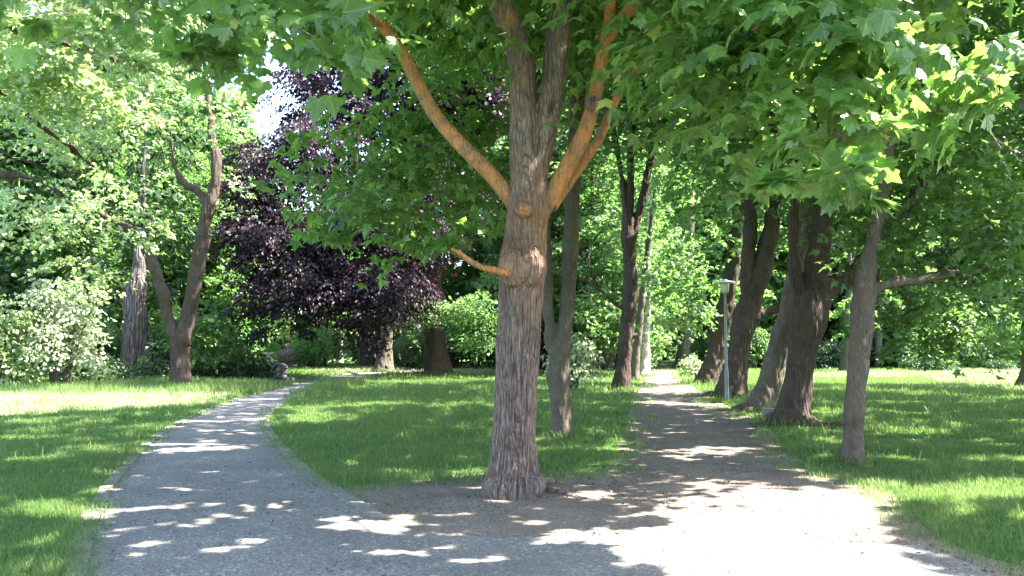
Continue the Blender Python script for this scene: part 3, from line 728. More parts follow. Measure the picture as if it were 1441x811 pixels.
# real furrows along the bark
nn = np.zeros(len(me.vertices) * 3, np.float32); me.vertices.foreach_get('normal', nn); nn = nn.reshape(-1, 3)
an = np.arctan2(co[:, 1] - 8.66, co[:, 0] - .05); z = co[:, 2]
w = an * 40 + 1.6 * np.sin(z * 7 + 2 * np.sin(an * 3)) + 6 * (vnoise(an * 3, z, .35, 61) - .5)
fur = np.abs(np.sin(w * .5)) ** .6 - .6
fade = np.clip((3.3 - z) / .6, .25, 1) * (1 - .75 * np.exp(-((z - 2.47) / .2) ** 2))
nn2 = (np.minimum(dl, dt) < .07) * (fur * .014 + (vnoise(an * 4, z, .25, 62) - .5) * .03) * fade * np.clip((dl) / .05, 0.1, 1)
co2 = co + nn * nn2[:, None] - np.array(mt.location, np.float32)
me.vertices.foreach_set('co', co2.astype(np.float32).ravel()); me.update()
fa = np.clip((.15 - fur) / .55, 0, 1) * (.5 + .8 * vnoise(an * 6, z, .3, 63)) * np.clip(1.2 - al, 0, 1)  # relief shade baked into the colour on top of the furrows' own dark tone
at = me.attributes.new('furrow', 'FLOAT', 'POINT'); at.data.foreach_set('value', np.clip(fa, 0, 1).astype(np.float32))

make_tree('twin_tree', 'slim grey tree with two upright stems just behind the thick maple', 'tree', (791, 620), None,
    [[(791, 620, 30), (789, 570, 28), (786, 520, 31), (788, 492, 29), (795, 455, 21), (800, 400, 21), (804, 330, 21), (806, 260, 21), (812, 160, 19), (817, 80, 18), (822, 0, 17), (830, -120, 16)],
     [(783, 530, 14), (775, 475, 16), (771, 420, 16), (768, 350, 16), (762, 260, 15), (755, 120, 13), (750, -40, 12)]],
    [(760, -60, 14.5, 2.5, 2.2, 1.0, 2.2), (950, -30, 15, 2.2, 2, .9, 2.0), (1.2, 14, 10, 'w', 4.2, 3.8, 3.0, 3.2, 'lo', .22), (-4, 13.5, 9.5, 'w', 3.6, 3.6, 1.8, 2.6, 'lo', .24), (-2, 19.5, 11.5, 'w', 5, 3.4, 1.8, 2.6, 'lo', .26), (630, 60, 15, 1.3, 1.5, .8, 1.3), (900, 60, 15.5, .8, 1, .5, 1.2), (700, 380, 15.5, .5, .5, .3, 1.2)],  # high blobs to the left are canopy added to shade the lawn
    B_GREY, M_MAPLE2, 'lo', .15, vox=.02, flare=1.25, twig=.02)

make_tree('slender_tree', 'slender grey brown tree nearest the right lawn with one level side branch', 'tree', (1198, 657), None,
    [[(1198, 657, 30), (1200, 620, 27), (1205, 550, 27), (1210, 480, 28), (1214, 430, 31), (1217, 400, 28), (1220, 370, 22), (1232, 320, 16), (1245, 260, 14), (1253, 200, 13), (1262, 130, 12), (1275, 20, 10), (1290, -120, 7)],
     [(1214, 440, 20), (1224, 418, 17), (1240, 402, 15), (1275, 397, 13), (1310, 392, 10), (1345, 387, 6)]],
    [(1290, 330, 11.2, .9, .8, .35, 2.2), (1370, 290, 11, .9, .8, .4, 2.4), (1400, 380, 10.8, .6, .7, .4, 2.4), (1340, 210, 11, .9, .8, .4, 2.2), (1420, 320, 10.5, .5, .6, .4, 2.4), (1260, 370, 11.4, .5, .4, .16, 1.6), 
     (1425, 470, 10.6, .25, .4, .2, 1.6), (5.5, 11, 9, 'w', 2.8, 2.6, 3.2, 3.2, 'lo', .22), (1400, 140, 11.5, 1.2, 1.2, .5, 2.4), (1250, 120, 11.8, .9, .9, .4, 1.8)],
    B_RED, M_MAPLE2, 'lo', .14, vox=.014, flare=1.2, twig=.012)

make_tree('broad_tree', 'broad dark brown tree dividing low into several heavy limbs beside the right path', 'tree', (1115, 600), None,
    [[(1114, 600, 48), (1117, 570, 41), (1123, 530, 39), (1131, 480, 41), (1139, 440, 46), (1143, 412, 40)],
     [(1136, 425, 24), (1122, 392, 18), (1115, 350, 15), (1117, 300, 14), (1120, 240, 12), (1118, 160, 10), (1110, 40, 7)],
     [(1145, 425, 40), (1151, 370, 32), (1157, 310, 26), (1160, 250, 22), (1166, 160, 18), (1175, 40, 13), (1185, -100, 9)],
     [(1148, 425, 38), (1172, 402, 30), (1200, 390, 24), (1235, 385, 20, 16.8), (1275, 392, 16, 17), (1330, 386, 12, 17.2), (1380, 392, 8, 17.5)],
     [(1180, 402, 22), (1215, 365, 20), (1250, 325, 20), (1285, 280, 20), (1305, 240, 18), (1325, 180, 14), (1350, 90, 10)]],
    [(1210, 280, 17.5, 1.8, 1.4, .7, 1.4), (1320, 420, 17.5, 1.5, 1.5, .35, 2.0), (1330, 478, 17.5, 1.2, 1.0, .3, 2.4), (1270, 450, 17.5, .9, .9, .3, 1.6), (1400, 430, 17, 1.2, 1.2, .6, 2), (1280, 200, 17, 2.4, 2, 1.0, 2.0), (1120, 200, 17, 1.6, 1.6, 1.0, 1.4),
     (7.5, 17, 9.5, 'w', 5.0, 4.2, 3.6, 3.4, 'lo', .24), (1400, 250, 17, 1.6, 1.6, 1.2, 2.2), (1340, 500, 17.5, .5, .5, .18, 1.6)],
    B_DARK, M_MAPLE2, 'lo', .15, vox=.024, flare=1.35, twig=.03, roots=[(0, 1.2, .09), (-20, 1.5, .1), (200, .7, .08), (-70, .5, .09), (150, .6, .08)], cov=2.2)

make_tree('leaning_tree', 'reddish brown tree leaning right close behind the broad dark tree', 'tree', (1070, 578), None,
    [[(1068, 578, 34), (1078, 550, 32), (1090, 510, 30), (1102, 465, 28), (1112, 425, 26), (1124, 370, 24), (1135, 300, 20), (1140, 200, 15), (1150, 50, 10)]],
    [(1120, 180, 21, 2.4, 2, 1.4, 1.8), (1060, 120, 21, 1.8, 2, 1.2, 1.4), (7.5, 21, 10, 'w', 4.2, 3.2, 3.6, 3.0, 'lo', .26)], B_RED, M_MAPLE2, 'lo', .17, vox=.028, flare=1.3, roots=[(180, .8, .09), (215, .7, .08), (0, .5, .08)], group='trees leaning over the right path')
make_tree('leaning_tree', 'dark tree right behind the lamp post with a low branch reaching right', 'tree', (1030, 558), None,
    [[(1030, 558, 36), (1034, 520, 32), (1042, 475, 30), (1052, 435, 32), (1070, 385, 28), (1083, 330, 24), (1092, 260, 20), (1100, 180, 16), (1110, 50, 10)],
     [(1046, 465, 18), (1062, 448, 15), (1085, 437, 13), (1112, 425, 11), (1150, 405, 8)], [(1052, 440, 22), (1052, 380, 18), (1056, 300, 15), (1064, 220, 12), (1070, 120, 8)]],
    [(1060, 240, 27, 2.6, 2.4, 1.8, 1.7), (1000, 160, 27, 2.4, 2, 1.6, 1.5), (1110, 330, 28, 1.5, 1.5, .8, 1.3), (1100, 120, 27, 2.6, 2.4, 1.8, 1.8), (8.6, 27, 12, 'w', 4.6, 3.6, 4, 3.0, 'lo', .28)], B_DARK, M_GREEN, 'lo', .19, vox=.035, flare=1.45, roots=[(180, .9, .1), (0, .8, .1), (-80, .6, .1)], group='trees leaning over the right path')
make_tree('leaning_tree', 'darkest leaning trunk just left of the lamp post beside the right path', 'tree', (999, 541), None,
    [[(998, 541, 34), (1004, 515, 28), (1010, 480, 25), (1018, 440, 23), (1030, 380, 20), (1040, 310, 18), (1048, 230, 14), (1052, 120, 10)]],
    [(1010, 300, 34, 2.6, 2.4, 1.8, 1.6), (960, 220, 34, 3.0, 2.4, 2, 1.6), (1040, 400, 36, 1.6, 1.5, 1.0, 1.4), (10, 35, 14, 'w', 5, 4, 4.5, 3.0, 'lo', .3)], B_DARK, M_YELLOWG, 'lo', .22, vox=.06, flare=1.4, group='trees leaning over the right path')

make_tree('forked_tree', 'dark tree forking into thin upright stems on the left edge of the right path', 'tree', (874, 550), None,
    [[(874, 550, 25), (877, 515, 21), (881, 470, 19), (886, 420, 20), (886, 370, 19), (884, 320, 18), (886, 270, 12), (889, 200, 9), (892, 100, 7)],
     [(886, 345, 13), (898, 305, 11), (908, 260, 10), (918, 210, 9), (930, 150, 7), (945, 60, 5)], [(884, 320, 12), (878, 270, 10), (870, 220, 8), (858, 150, 6)],
     [(884, 440, 8), (862, 425, 6), (840, 405, 4), (820, 392, 3)], [(880, 480, 8), (897, 470, 6)]],
    [(850, 190, 29, 1.8, 2, 1.0, 1.4), (930, 230, 29.5, 2.0, 2, 1.4, 1.4), (850, 330, 31, 1.5, 1.8, 1.2, 1.5), (840, 430, 31, 1.3, 1.4, 1.0, 1.8), (900, 100, 29, 3, 2.6, 1.6, 1.8), (5, 29, 13, 'w', 4.6, 3.6, 4, 2.8, 'lo', .28), (1, 25, 13.5, 'w', 4.6, 3.4, 1.8, 2.6, 'lo', .28), (0, 34, 16, 'w', 6, 5, 2.2, 2.6, 'lo', .3), (960, 380, 33, 1.8, 1.6, 1.3, 1.8), (950, 440, 34, 1.5, 1.4, .8, 1.8)],  # high blobs over the middle lawn are canopy added to shade it
    B_DARK, M_GREEN, 'lo', .19, vox=.03, flare=1.2)
make_tree('thin_tree', 'thin tan stem leaning behind the forked dark tree', 'tree', (893, 536), None,
    [[(892, 536, 13), (896, 490, 11), (901, 440, 10), (907, 385, 8), (914, 330, 6), (922, 260, 4)]], [(915, 330, 39, 2, 1.6, 1.6, 1.2), (930, 260, 39, 2.2, 1.6, 1.6, 1.3)], B_GREY, M_GREEN, 'rh', .24, vox=.05)
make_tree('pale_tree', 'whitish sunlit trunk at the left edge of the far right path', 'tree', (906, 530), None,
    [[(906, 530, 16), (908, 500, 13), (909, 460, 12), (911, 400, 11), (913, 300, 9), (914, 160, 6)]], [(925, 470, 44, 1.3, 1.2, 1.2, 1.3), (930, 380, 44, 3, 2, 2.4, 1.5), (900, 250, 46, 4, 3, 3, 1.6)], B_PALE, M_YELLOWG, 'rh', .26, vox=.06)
make_tree('grey_tree', 'straight grey trunk far down the path on its right side', 'tree', (961, 519), None,
    [[(961, 519, 22), (962, 500, 18), (963, 470, 16), (966, 420, 15), (970, 330, 13), (975, 200, 9)]], [(970, 420, 60, 4, 3, 2.6, 1.6), (940, 330, 62, 5, 3, 4, 1.7), (1010, 470, 58, 2.5, 2, 1.4, 1.6)], B_GREY, M_YELLOWG, 'cl', .34, vox=.09)

# copper beech and its neighbour
make_tree('copper_beech', 'huge purple leaved beech with drooping branches and a thick grey foot', 'tree', (617, 528), None,
    [[(617, 528, 38), (614, 505, 31), (612, 470, 29), (610, 420, 26), (606, 360, 24), (602, 280, 22), (596, 160, 18), (590, 0, 12)],
     [(608, 380, 18), (580, 330, 15), (540, 270, 13), (490, 220, 10), (440, 200, 7), (400, 190, 4)], [(606, 340, 16), (560, 350, 12), (500, 370, 10), (440, 380, 7), (390, 390, 4)], [(600, 250, 15), (560, 170, 12), (500, 110, 10), (440, 80, 6)]],
    [(400, 250, 40, 3.0, 3, 1.8, 1.5, 'rh', .22), (470, 200, 40, 3.0, 3, 1.5, 1.2), (390, 330, 39, 2.8, 3, 1.3, 2.8), (480, 310, 40, 3.2, 3, 1.3, 2.6), (580, 330, 41, 2.6, 3, 1.4, 3), (430, 390, 39, 3.0, 3, 1.5, 2.8), (540, 400, 39.5, 2.8, 2.5, 1.4, 3), (355, 390, 38, 1.1, 2, 1.6, 1.6), (520, 460, 39, 1.2, 1.6, .8, 1.6), (368, 440, 38, .5, .7, 1.2, 1.6), (430, 450, 38.5, .4, .6, 1.1, 1.5), (480, 455, 38.5, .4, .6, 1.2, 1.5), (570, 440, 40, .8, 1, .9, 1.4), (400, 215, 41, 2.4, 2, 1.0, 1.1), (500, 160, 42, 2.4, 2, 1.2, 1.0), (350, 300, 40, 1.2, 1.5, 1.0, 1.3),
     (500, 260, 43, 3, 3, 2.0, 1.8), (600, 260, 44, 3.5, 3, 3.0, 2.2), (600, 130, 47, 5, 4, 4, 1.8), (440, 140, 44, 3.4, 3, 1.6, .9), (430, 190, 40, 2.2, 2, .7, .8), (370, 270, 39, 1.6, 2, 1.4, 1.6), (360, 240, 42, 1.3, 2, 1.6, 1.2), (-6, 46, 18, 'w', 7, 5, 4, 2.0, 'rh', .34)],
    B_DARK, M_COPPER, 'rh', .22, vox=.08, flare=1.3, roots=[(0, 1.5, .10), (180, .9, .12)], sr=1.0, per=70, droop=.6, hang=.35, docull=False, bulk=1.6)
make_tree('mossy_tree', 'mid sized mossy trunk with low green foliage left of the beech foot', 'tree', (540, 524), None,
    [[(540, 524, 26), (541, 505, 20), (543, 480, 18), (548, 440, 16), (552, 400, 12), (560, 340, 8)], [(544, 455, 12, 52), (580, 440, 9, 46), (630, 432, 6, 43), (670, 440, 4, 41)]],
    [(600, 435, 42, 1.7, 1.6, .7, 2.6), (660, 440, 41, 1.9, 1.6, .8, 2.6), (572, 465, 42, .8, 1.0, .6, 2.4), (680, 430, 41, 1.2, 1.2, .9, 2.2), (665, 478, 42, .9, 1.0, .45, 2.2), (560, 430, 44, 1, 1.2, .6, 2), (690, 480, 42, 1.1, 1.2, .7, 2.2)],
    B_GREY, M_GREEN, 'rh', .22, vox=.08, flare=1.4)

# left side
make_tree('v_shaped_tree', 'brown tree splitting into a wide V of two stems on the left verge', 'tree', (254, 546), None,
    [[(254, 546, 29), (253, 520, 25), (253, 495, 26), (254, 472, 29)], [(249, 485, 20), (238, 450, 17), (227, 405, 16), (214, 368, 15), (205, 345, 15), (190, 328, 13), (168, 315, 9), (140, 300, 6)],
     [(258, 485, 22), (266, 440, 20), (275, 390, 19), (284, 340, 19), (293, 295, 18), (303, 255, 16), (304, 225, 13), (298, 190, 10), (290, 120, 7), (285, 0, 5)],
     [(292, 290, 12), (278, 268, 10), (262, 260, 9), (248, 240, 6), (240, 200, 4)]],
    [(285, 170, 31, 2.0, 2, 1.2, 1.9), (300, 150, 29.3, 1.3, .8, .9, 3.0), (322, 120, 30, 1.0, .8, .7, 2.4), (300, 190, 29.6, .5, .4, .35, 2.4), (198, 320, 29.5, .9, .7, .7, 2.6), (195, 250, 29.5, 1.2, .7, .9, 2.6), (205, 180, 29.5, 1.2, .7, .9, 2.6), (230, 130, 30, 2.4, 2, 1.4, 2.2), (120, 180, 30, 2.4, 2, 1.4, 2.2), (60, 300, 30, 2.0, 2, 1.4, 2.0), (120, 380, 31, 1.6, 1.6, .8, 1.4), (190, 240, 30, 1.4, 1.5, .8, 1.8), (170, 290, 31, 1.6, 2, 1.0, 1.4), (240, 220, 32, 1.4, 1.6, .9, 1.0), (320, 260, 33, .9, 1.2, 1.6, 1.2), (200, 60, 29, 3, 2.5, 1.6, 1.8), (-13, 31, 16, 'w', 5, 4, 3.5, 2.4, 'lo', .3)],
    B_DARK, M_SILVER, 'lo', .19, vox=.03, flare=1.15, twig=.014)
make_tree('ribbed_tree', 'massive trunk with deep pale vertical ribs left of the V shaped tree', 'tree', (190, 537), None,
    [[(190, 537, 42), (190, 515, 38), (190, 480, 35), (191, 430, 30), (194, 380, 21), (198, 320, 12), (203, 220, 7), (206, 80, 4)]],
    [(180, 420, 38.6, 1.2, .8, 1.2, .8), (160, 370, 39.5, 2.2, 2, 2.0, 1.8), (230, 360, 41, 1.8, 2, 2.2, 1.6), (190, 280, 39.5, 3, 2.5, 2.5, 1.8), (200, 160, 40, 3, 2.5, 3, 1.8), (130, 440, 41, 1.4, 1.5, 1.5, 1.8)],
    B_RIB, M_CONI, 'nar', .5, vox=.07, flare=1.3, wob=.10, droop=.6, hang=.3)
lt, lsk = make_tree('overhanging_tree', 'pale leaved tree reaching thin dark branches in from the left', 'tree', (-140, 602), None,
    [[(-140, 602, 50), (-138, 480, 42), (-130, 340, 38), (-120, 200, 30), (-110, 40, 22), (-100, -120, 12)],
     [(-134, 60, 16), (-60, 95, 11), (0, 130, 8), (50, 172, 7), (95, 205, 6), (125, 230, 5), (150, 243, 3)],
     [(-132, 280, 20), (-60, 252, 15), (0, 246, 14), (35, 250, 11), (66, 262, 7), (100, 282, 4)],
     [(-128, 230, 16), (-60, 205, 8), (0, 214, 5), (60, 235, 4), (110, 245, 2)], [(-120, 120, 18), (-20, 40, 10), (80, 60, 7), (180, 90, 5), (250, 110, 3)], [(-120, 20, 16), (0, -30, 10), (150, -10, 6), (260, 20, 4)]],
    [(40, 130, 15, 1.0, 1.2, .5, 2.2), (120, 150, 16, 1.1, 1.2, .5, 2.2), (190, 180, 17, 1.0, 1.2, .5, 2.0), (80, 210, 17, 1.2, 1.2, .4, 2.0), (30, 290, 17, .9, 1.2, .5, 2.2), (110, 290, 18, 1.0, 1.2, .4, 1.8), (170, 240, 18, .9, 1.2, .4, 1.8), (0, 350, 17, .5, 1, .6, 2.2), (60, 340, 18, .8, 1, .35, 1.8),
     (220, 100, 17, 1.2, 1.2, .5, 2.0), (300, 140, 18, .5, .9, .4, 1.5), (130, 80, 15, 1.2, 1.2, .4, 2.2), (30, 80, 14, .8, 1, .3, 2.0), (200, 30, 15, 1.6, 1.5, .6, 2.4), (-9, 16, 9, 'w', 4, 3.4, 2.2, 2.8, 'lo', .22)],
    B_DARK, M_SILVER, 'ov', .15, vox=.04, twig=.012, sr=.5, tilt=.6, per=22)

# right side trees whose crowns shade the lawn
make_tree('lawn_tree', 'brown trunk at the far right edge of the sunny lawn', 'tree', (1447, 546), None,
    [[(1447, 546, 24), (1446, 520, 17), (1446, 480, 16), (1448, 400, 15), (1455, 300, 12), (1465, 150, 8)]],
    [(1430, 400, 30, 1.5, 2, 1.6, 2), (1480, 300, 32, 4, 3, 3, 2.4), (1440, 180, 31, 3.4, 3, 2.4, 2.2), (1400, 470, 32, 1.2, 1.6, .7, 1.6), (21, 32, 11, 'w', 4, 4, 3.6, 3)], B_RED, M_MAPLE2, 'lo', .22, vox=.05, flare=1.6)
for i, (x, y, h, r, lab) in enumerate([(13.5, 12.5, 9, 4.2, 'large leafy tree added for shade nearest on the right lawn'), (17.5, 19, 10, 4.6, 'large leafy tree added for shade in the middle of the right lawn'),  # trees standing outside the frame, added to shade the right lawn and path
                                       (17.8, 26.5, 11, 4.8, 'tall leafy tree added for shade behind the right lawn glade'), (11.5, 5.5, 9, 3.6, 'leafy tree added for shade closest to the right side of the path mouth'),
    (22, 14, 11, 5.2, 'outermost leafy tree added for shade on the right lawn, level with the nearest one'), (25.5, 23, 12, 5.4, 'outermost leafy tree added for shade on the right lawn, farther back'), (18, 7.5, 10, 4.2, 'leafy tree added for shade at the outer right corner of the near lawn'), (27, 31, 13, 5.2, 'tall leafy tree added for shade at the outer end of the sunny glade')]):
    px = CX + x / y * F * 1.0; by = HY + EYE * F / y
    def wp(z): return (px, HY - (z - EYE) * F / y)
    sx = [(wp(z)[0], wp(z)[1], w * F / y) for z, w in ((0, .5), (1.2, .42), (3, .38), (5, .34), (8, .26), (12, .14))]
    make_tree('lawn_tree', lab, 'tree', (px, by), None, [sx], [(x, y, h + .5, 'w', r, r, 3.4, 3.0, 'lo', .26), (x - 1.5, y, h - 2.8, 'w', r * .75, r * .7, 1.3, 2.4, 'lo', .24), (x + 1.5, y + 1, h - 2.6, 'w', r * .75, r * .7, 1.3, 2.4, 'lo', .24)],
              B_DARK, M_MAPLE2, 'lo', .2, vox=.06, flare=1.4, twig=.04)

# rank grass left uncut round the trunk feet
tb = MB()
for (fx, fy, fr) in FEET[1:]:
    n = 260; a = RNG.random(n) * 6.283; q = fr * (1.05 + 1.1 * RNG.random(n) ** 2); x = fx + np.cos(a) * q; y = fy + np.sin(a) * q
    k = RNG.random(n) < .25 + vnoise(x, y, .2, 91); x, y = x[k], y[k]
    blades(tb, x, y, (.08 + .14 * RNG.random(len(x))) * (1 + fr), np.full(len(x), .005 + fy * .0006), .6)
to = tb.obj('uncut_grass', bpy.data.materials['grass_blade']); to['kind'] = 'stuff'; tag(to, 'longer uncut grass standing around the feet of the trunks', 'grass')

# ================================================================== BACKGROUND: trees copied from a few patterns
def proto_tree(seed, h, cb, r, leaf, bark, tpl, ls, n):
    global RNG
    RNG = np.random.default_rng(seed)
    root = thing('park_tree', 'tree', 'tree', (0, 0, 0)); mb = MB()
    p = catmull([(0, 0, -.3), (.05, 0, 1.5), (.2 * RNG.normal(), .2 * RNG.normal(), h * .35), (.4 * RNG.normal(), .4 * RNG.normal(), h * .65), (.5 * RNG.normal(), .5 * RNG.normal(), h * .93)], 5)
    rr = np.linspace(h * .018, .04, len(p)); rr[:3] *= [1.7, 1.4, 1.1]
    tube(mb, p, rr, 10, wob=.08)
    lb = MB(); tg = []
    nb = 26
    for k in range(nb):
        t = (k + .5) / nb; z = cb + (h - cb) * t
        env = math.sin(min(1, (t * .88 + .16)) * math.pi) ** .7
        a = k * 2.4 + RNG.normal() * .3; q = r * env * (.55 + .25 * RNG.random())
        c = np.array([math.cos(a) * q, math.sin(a) * q, z]); br = r * (.28 + .22 * RNG.random())
        sc = sprays(lb, c, (br, br, br * .55), n / nb, ls, tpl, sr=.9, per=24, docull=False, droop=.4)
        tg += [c] + list(sc[:4])
    twigs(mb, tg, [(p, rr)], .05)
    mb.obj('trunk', bark, root, smooth=True); lb.obj('crown', leaf, root)
    return root
def proto_shrub(seed, h, r, leaf, bark, tpl, ls, n, name='shrub', cat='shrub', stems=7):
    global RNG
    RNG = np.random.default_rng(seed); root = thing(name, 'shrub', cat, (0, 0, 0)); mb = MB(); lb = MB()
    for k in range(stems):
        a = k * 6.283 / stems + RNG.normal() * .2; q = r * (.3 + .35 * RNG.random())
        tip = np.array([math.cos(a) * q, math.sin(a) * q, h * (.55 + .35 * RNG.random())])
        pp = catmull([(math.cos(a) * .12 * r, math.sin(a) * .12 * r, -.1), tip * [.5, .5, .5], tip], 4)
        tube(mb, pp, np.linspace(.05, .012, len(pp)) * max(1, h / 3), 6)
    for k in range(10):
        a = k * 2.4; q = r * (.35 + .35 * RNG.random()); z = h * (.25 + .6 * (k + .5) / 10)
        b = r * (.35 + .2 * RNG.random()); sprays(lb, (math.cos(a) * q * (1.15 - z / h * .5), math.sin(a) * q * (1.15 - z / h * .5), z), (b, b, min(b, h * .24)), n / 10, ls, tpl, sr=.4, per=18, docull=False, hang=.2)
    mb.obj('stems', bark, root, smooth=True); lb.obj('foliage', leaf, root)
    return root

ptA = proto_tree(101, 21, 2.6, 5.6, M_GREEN, B_DARK, 'cl', .30, 17000)
ptB = proto_tree(102, 19, 1.6, 5.0, M_YELLOWG, B_DARK, 'cl', .28, 16000)
ptC = proto_tree(103, 23, 3.6, 6.2, M_MAPLE2, B_GREY, 'cl', .32, 18000)
ptD = proto_tree(104, 17, 1.2, 4.6, M_DARK, B_DARK, 'cl', .28, 15000)
protos = [ptA, ptB, ptC, ptD]
rg = random.Random(5)
used = {}
def put(pi, x, y, s, label, group):
    p = protos[pi] if isinstance(pi, int) else pi
    rz = rg.random() * 6.28; sc = (s * rg.uniform(.92, 1.08), s * rg.uniform(.92, 1.08), s)
    if id(p) not in used:
        used[id(p)] = 1; p.location = (x, y, 0); p.rotation_euler = (0, 0, rz); p.scale = sc; p['label'] = label; p['group'] = group; return p
    return dup(p, (x, y, 0), rz, sc, label, group)
def XY(px, D): return ((px - CX) / F * D, D)
# (px, D, proto, scale)
far_c = [(560, 78, 3, 1.0), (640, 72, 0, 1.1), (700, 66, 2, 1.1), (760, 62, 0, 1.0), (800, 74, 1, 1.1), (845, 64, 3, 1.0), (890, 84, 2, 1.2), (935, 105, 3, 1.1), (905, 100, 1, 1.1), (985, 84, 1, 1.2), (1020, 70, 0, 1.1), (870, 56, 1, .9), (770, 50, 3, .8), (830, 48, 0, .85), (725, 84, 3, 1.2), (1040, 94, 2, 1.3), (960, 120, 1, 1.3)]
for px, D, k, s in far_c: put(k, *XY(px, D), s, 'tall tree in the dense woodland behind the middle lawn', 'woodland trees behind the middle lawn')
far_r = [(1070, 66, 1, 1.0), (1110, 74, 0, 1.1), (1150, 68, 2, 1.1), (1200, 76, 3, 1.1), (1245, 66, 1, 1.0), (1290, 74, 0, 1.2), (1335, 68, 3, 1.0), (1380, 76, 2, 1.1), (1425, 68, 1, 1.0), (1475, 74, 0, 1.1), (1530, 70, 2, 1.1), (1180, 92, 2, 1.3), (1310, 94, 1, 1.3), (1430, 92, 3, 1.3), (1600, 76, 1, 1.2), (1090, 90, 3, 1.3), (1240, 88, 0, 1.3), (1370, 90, 1, 1.3)]
for px, D, k, s in far_r: put(k, *XY(px, D), s, 'tall tree in the dense woodland behind the right lawn', 'woodland trees behind the right lawn')
far_l = [(-120, 44, 1, 1.0), (-30, 46, 0, 1.0), (40, 50, 3, 1.0), (110, 54, 1, 1.0), (150, 46, 2, .9), (290, 58, 1, .95), (230, 60, 0, 1.1), (340, 72, 1, .8), (312, 60, 1, 1.1), (60, 66, 2, 1.2), (150, 72, 3, 1.3), (-60, 62, 2, 1.2), (300, 86, 0, 1.0), (400, 92, 1, .85), (460, 88, 3, .85), (500, 96, 1, 1.1), (-200, 50, 2, 1.1), (20, 80, 1, 1.3), (370, 110, 0, .9), (440, 112, 1, .9), (240, 90, 2, 1.2)]
for px, D, k, s in far_l: put(k, *XY(px, D), s, 'tall tree in the dense woodland behind the left path', 'woodland trees behind the left path')

# ------------------------------------------------------------------ shrubs
sA = proto_shrub(201, 2.6, 2.0, M_GREEN, B_DARK, 'rh', .20, 2600)
sB = proto_shrub(202, 1.1, 1.3, M_DARK, B_DARK, 'rh', .15, 2200)
sC = proto_shrub(203, 3.4, 2.2, M_YELLOWG, B_DARK, 'rh', .22, 2600)
hedge = [(px, 62 + rg.uniform(-3, 6), rg.choice([0, 1, 0, 2])) for px in range(1090, 1620, 34)]
SP = {0: sA, 1: sB, 2: sC}
for px, D, k in hedge: put(SP[k], *XY(px + rg.uniform(-8, 8), D), rg.uniform(1.0, 1.5) * (1.6 if k == 1 else 1), 'bush in the dark undergrowth along the far edge of the right lawn', 'undergrowth bushes behind the right lawn')
for px in list(range(560, 905, 26)) + [1000, 1035, 1062]: put(SP[rg.choice([0, 0, 1, 2])], *XY(px + rg.uniform(-8, 8), rg.uniform(60, 68)), rg.uniform(1.0, 1.5), 'bush in the undergrowth along the far edge of the middle lawn', 'undergrowth bushes behind the middle lawn')
for px in range(-60, 350, 26): put(SP[rg.choice([0, 0, 1, 2])], *XY(px + rg.uniform(-8, 8), rg.uniform(38, 48)), rg.uniform(.8, 1.25), 'bush in the undergrowth behind the left verge', 'undergrowth bushes behind the left verge')
for px, D in [(268, 37), (292, 38.5), (318, 38), (345, 39), (360, 40.5), (225, 36), (150, 36), (120, 35), (20, 34), (-10, 33.5)]: put(sB, *XY(px, D), rg.uniform(.75, 1.1), 'low dark green bush beside the V shaped tree and along the left verge', 'low bushes on the left verge')
for px, D, s, k in [(440, 66, .9, 2), (455, 70, 1.0, 2), (400, 78, 1.0, 0), (370, 72, .9, 0), (505, 80, 1.1, 0), (335, 60, 1.0, 2), (310, 56, 1, 2), (530, 74, 1, 0)]: put(SP[k], *XY(px, D), s, 'green bush behind the bend of the left path', 'bushes behind the left bend')

def single(proto, px, D, s, label, group=None):
    proto.location = (*XY(px, D), 0); proto.scale = (s, s, s); proto['label'] = label
    return proto
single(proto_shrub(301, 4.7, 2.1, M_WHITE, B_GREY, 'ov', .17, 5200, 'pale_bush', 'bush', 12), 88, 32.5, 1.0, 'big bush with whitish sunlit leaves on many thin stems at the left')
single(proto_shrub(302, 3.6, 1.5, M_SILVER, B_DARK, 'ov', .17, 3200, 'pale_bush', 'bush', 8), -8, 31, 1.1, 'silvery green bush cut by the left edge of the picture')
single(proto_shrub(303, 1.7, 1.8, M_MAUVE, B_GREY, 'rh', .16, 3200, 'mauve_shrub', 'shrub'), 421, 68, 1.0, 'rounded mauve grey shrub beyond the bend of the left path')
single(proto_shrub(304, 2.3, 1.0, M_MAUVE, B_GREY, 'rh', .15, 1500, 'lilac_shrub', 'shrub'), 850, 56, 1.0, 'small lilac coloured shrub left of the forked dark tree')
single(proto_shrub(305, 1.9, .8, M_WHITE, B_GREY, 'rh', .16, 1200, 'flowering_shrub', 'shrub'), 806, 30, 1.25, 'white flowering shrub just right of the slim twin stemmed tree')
single(proto_shrub(306, 1.1, 2.0, M_DARK, B_DARK, 'rh', .16, 3000, 'dark_shrub', 'shrub'), 1308, 54, 1.0, 'low blackish purple shrub on the far right lawn')
single(proto_shrub(307, .9, 1.1, M_DARK, B_DARK, 'rh', .14, 1300, 'dark_shrub', 'shrub'), 1407, 56, 1.0, 'small dark green shrub at the far right end of the lawn')
single(proto_shrub(308, 1.0, .7, M_WHITE, B_GREY, 'rh', .14, 900, 'path_shrub', 'shrub'), 975, 46, 1.1, 'small whitish shrub on the right side of the far path')

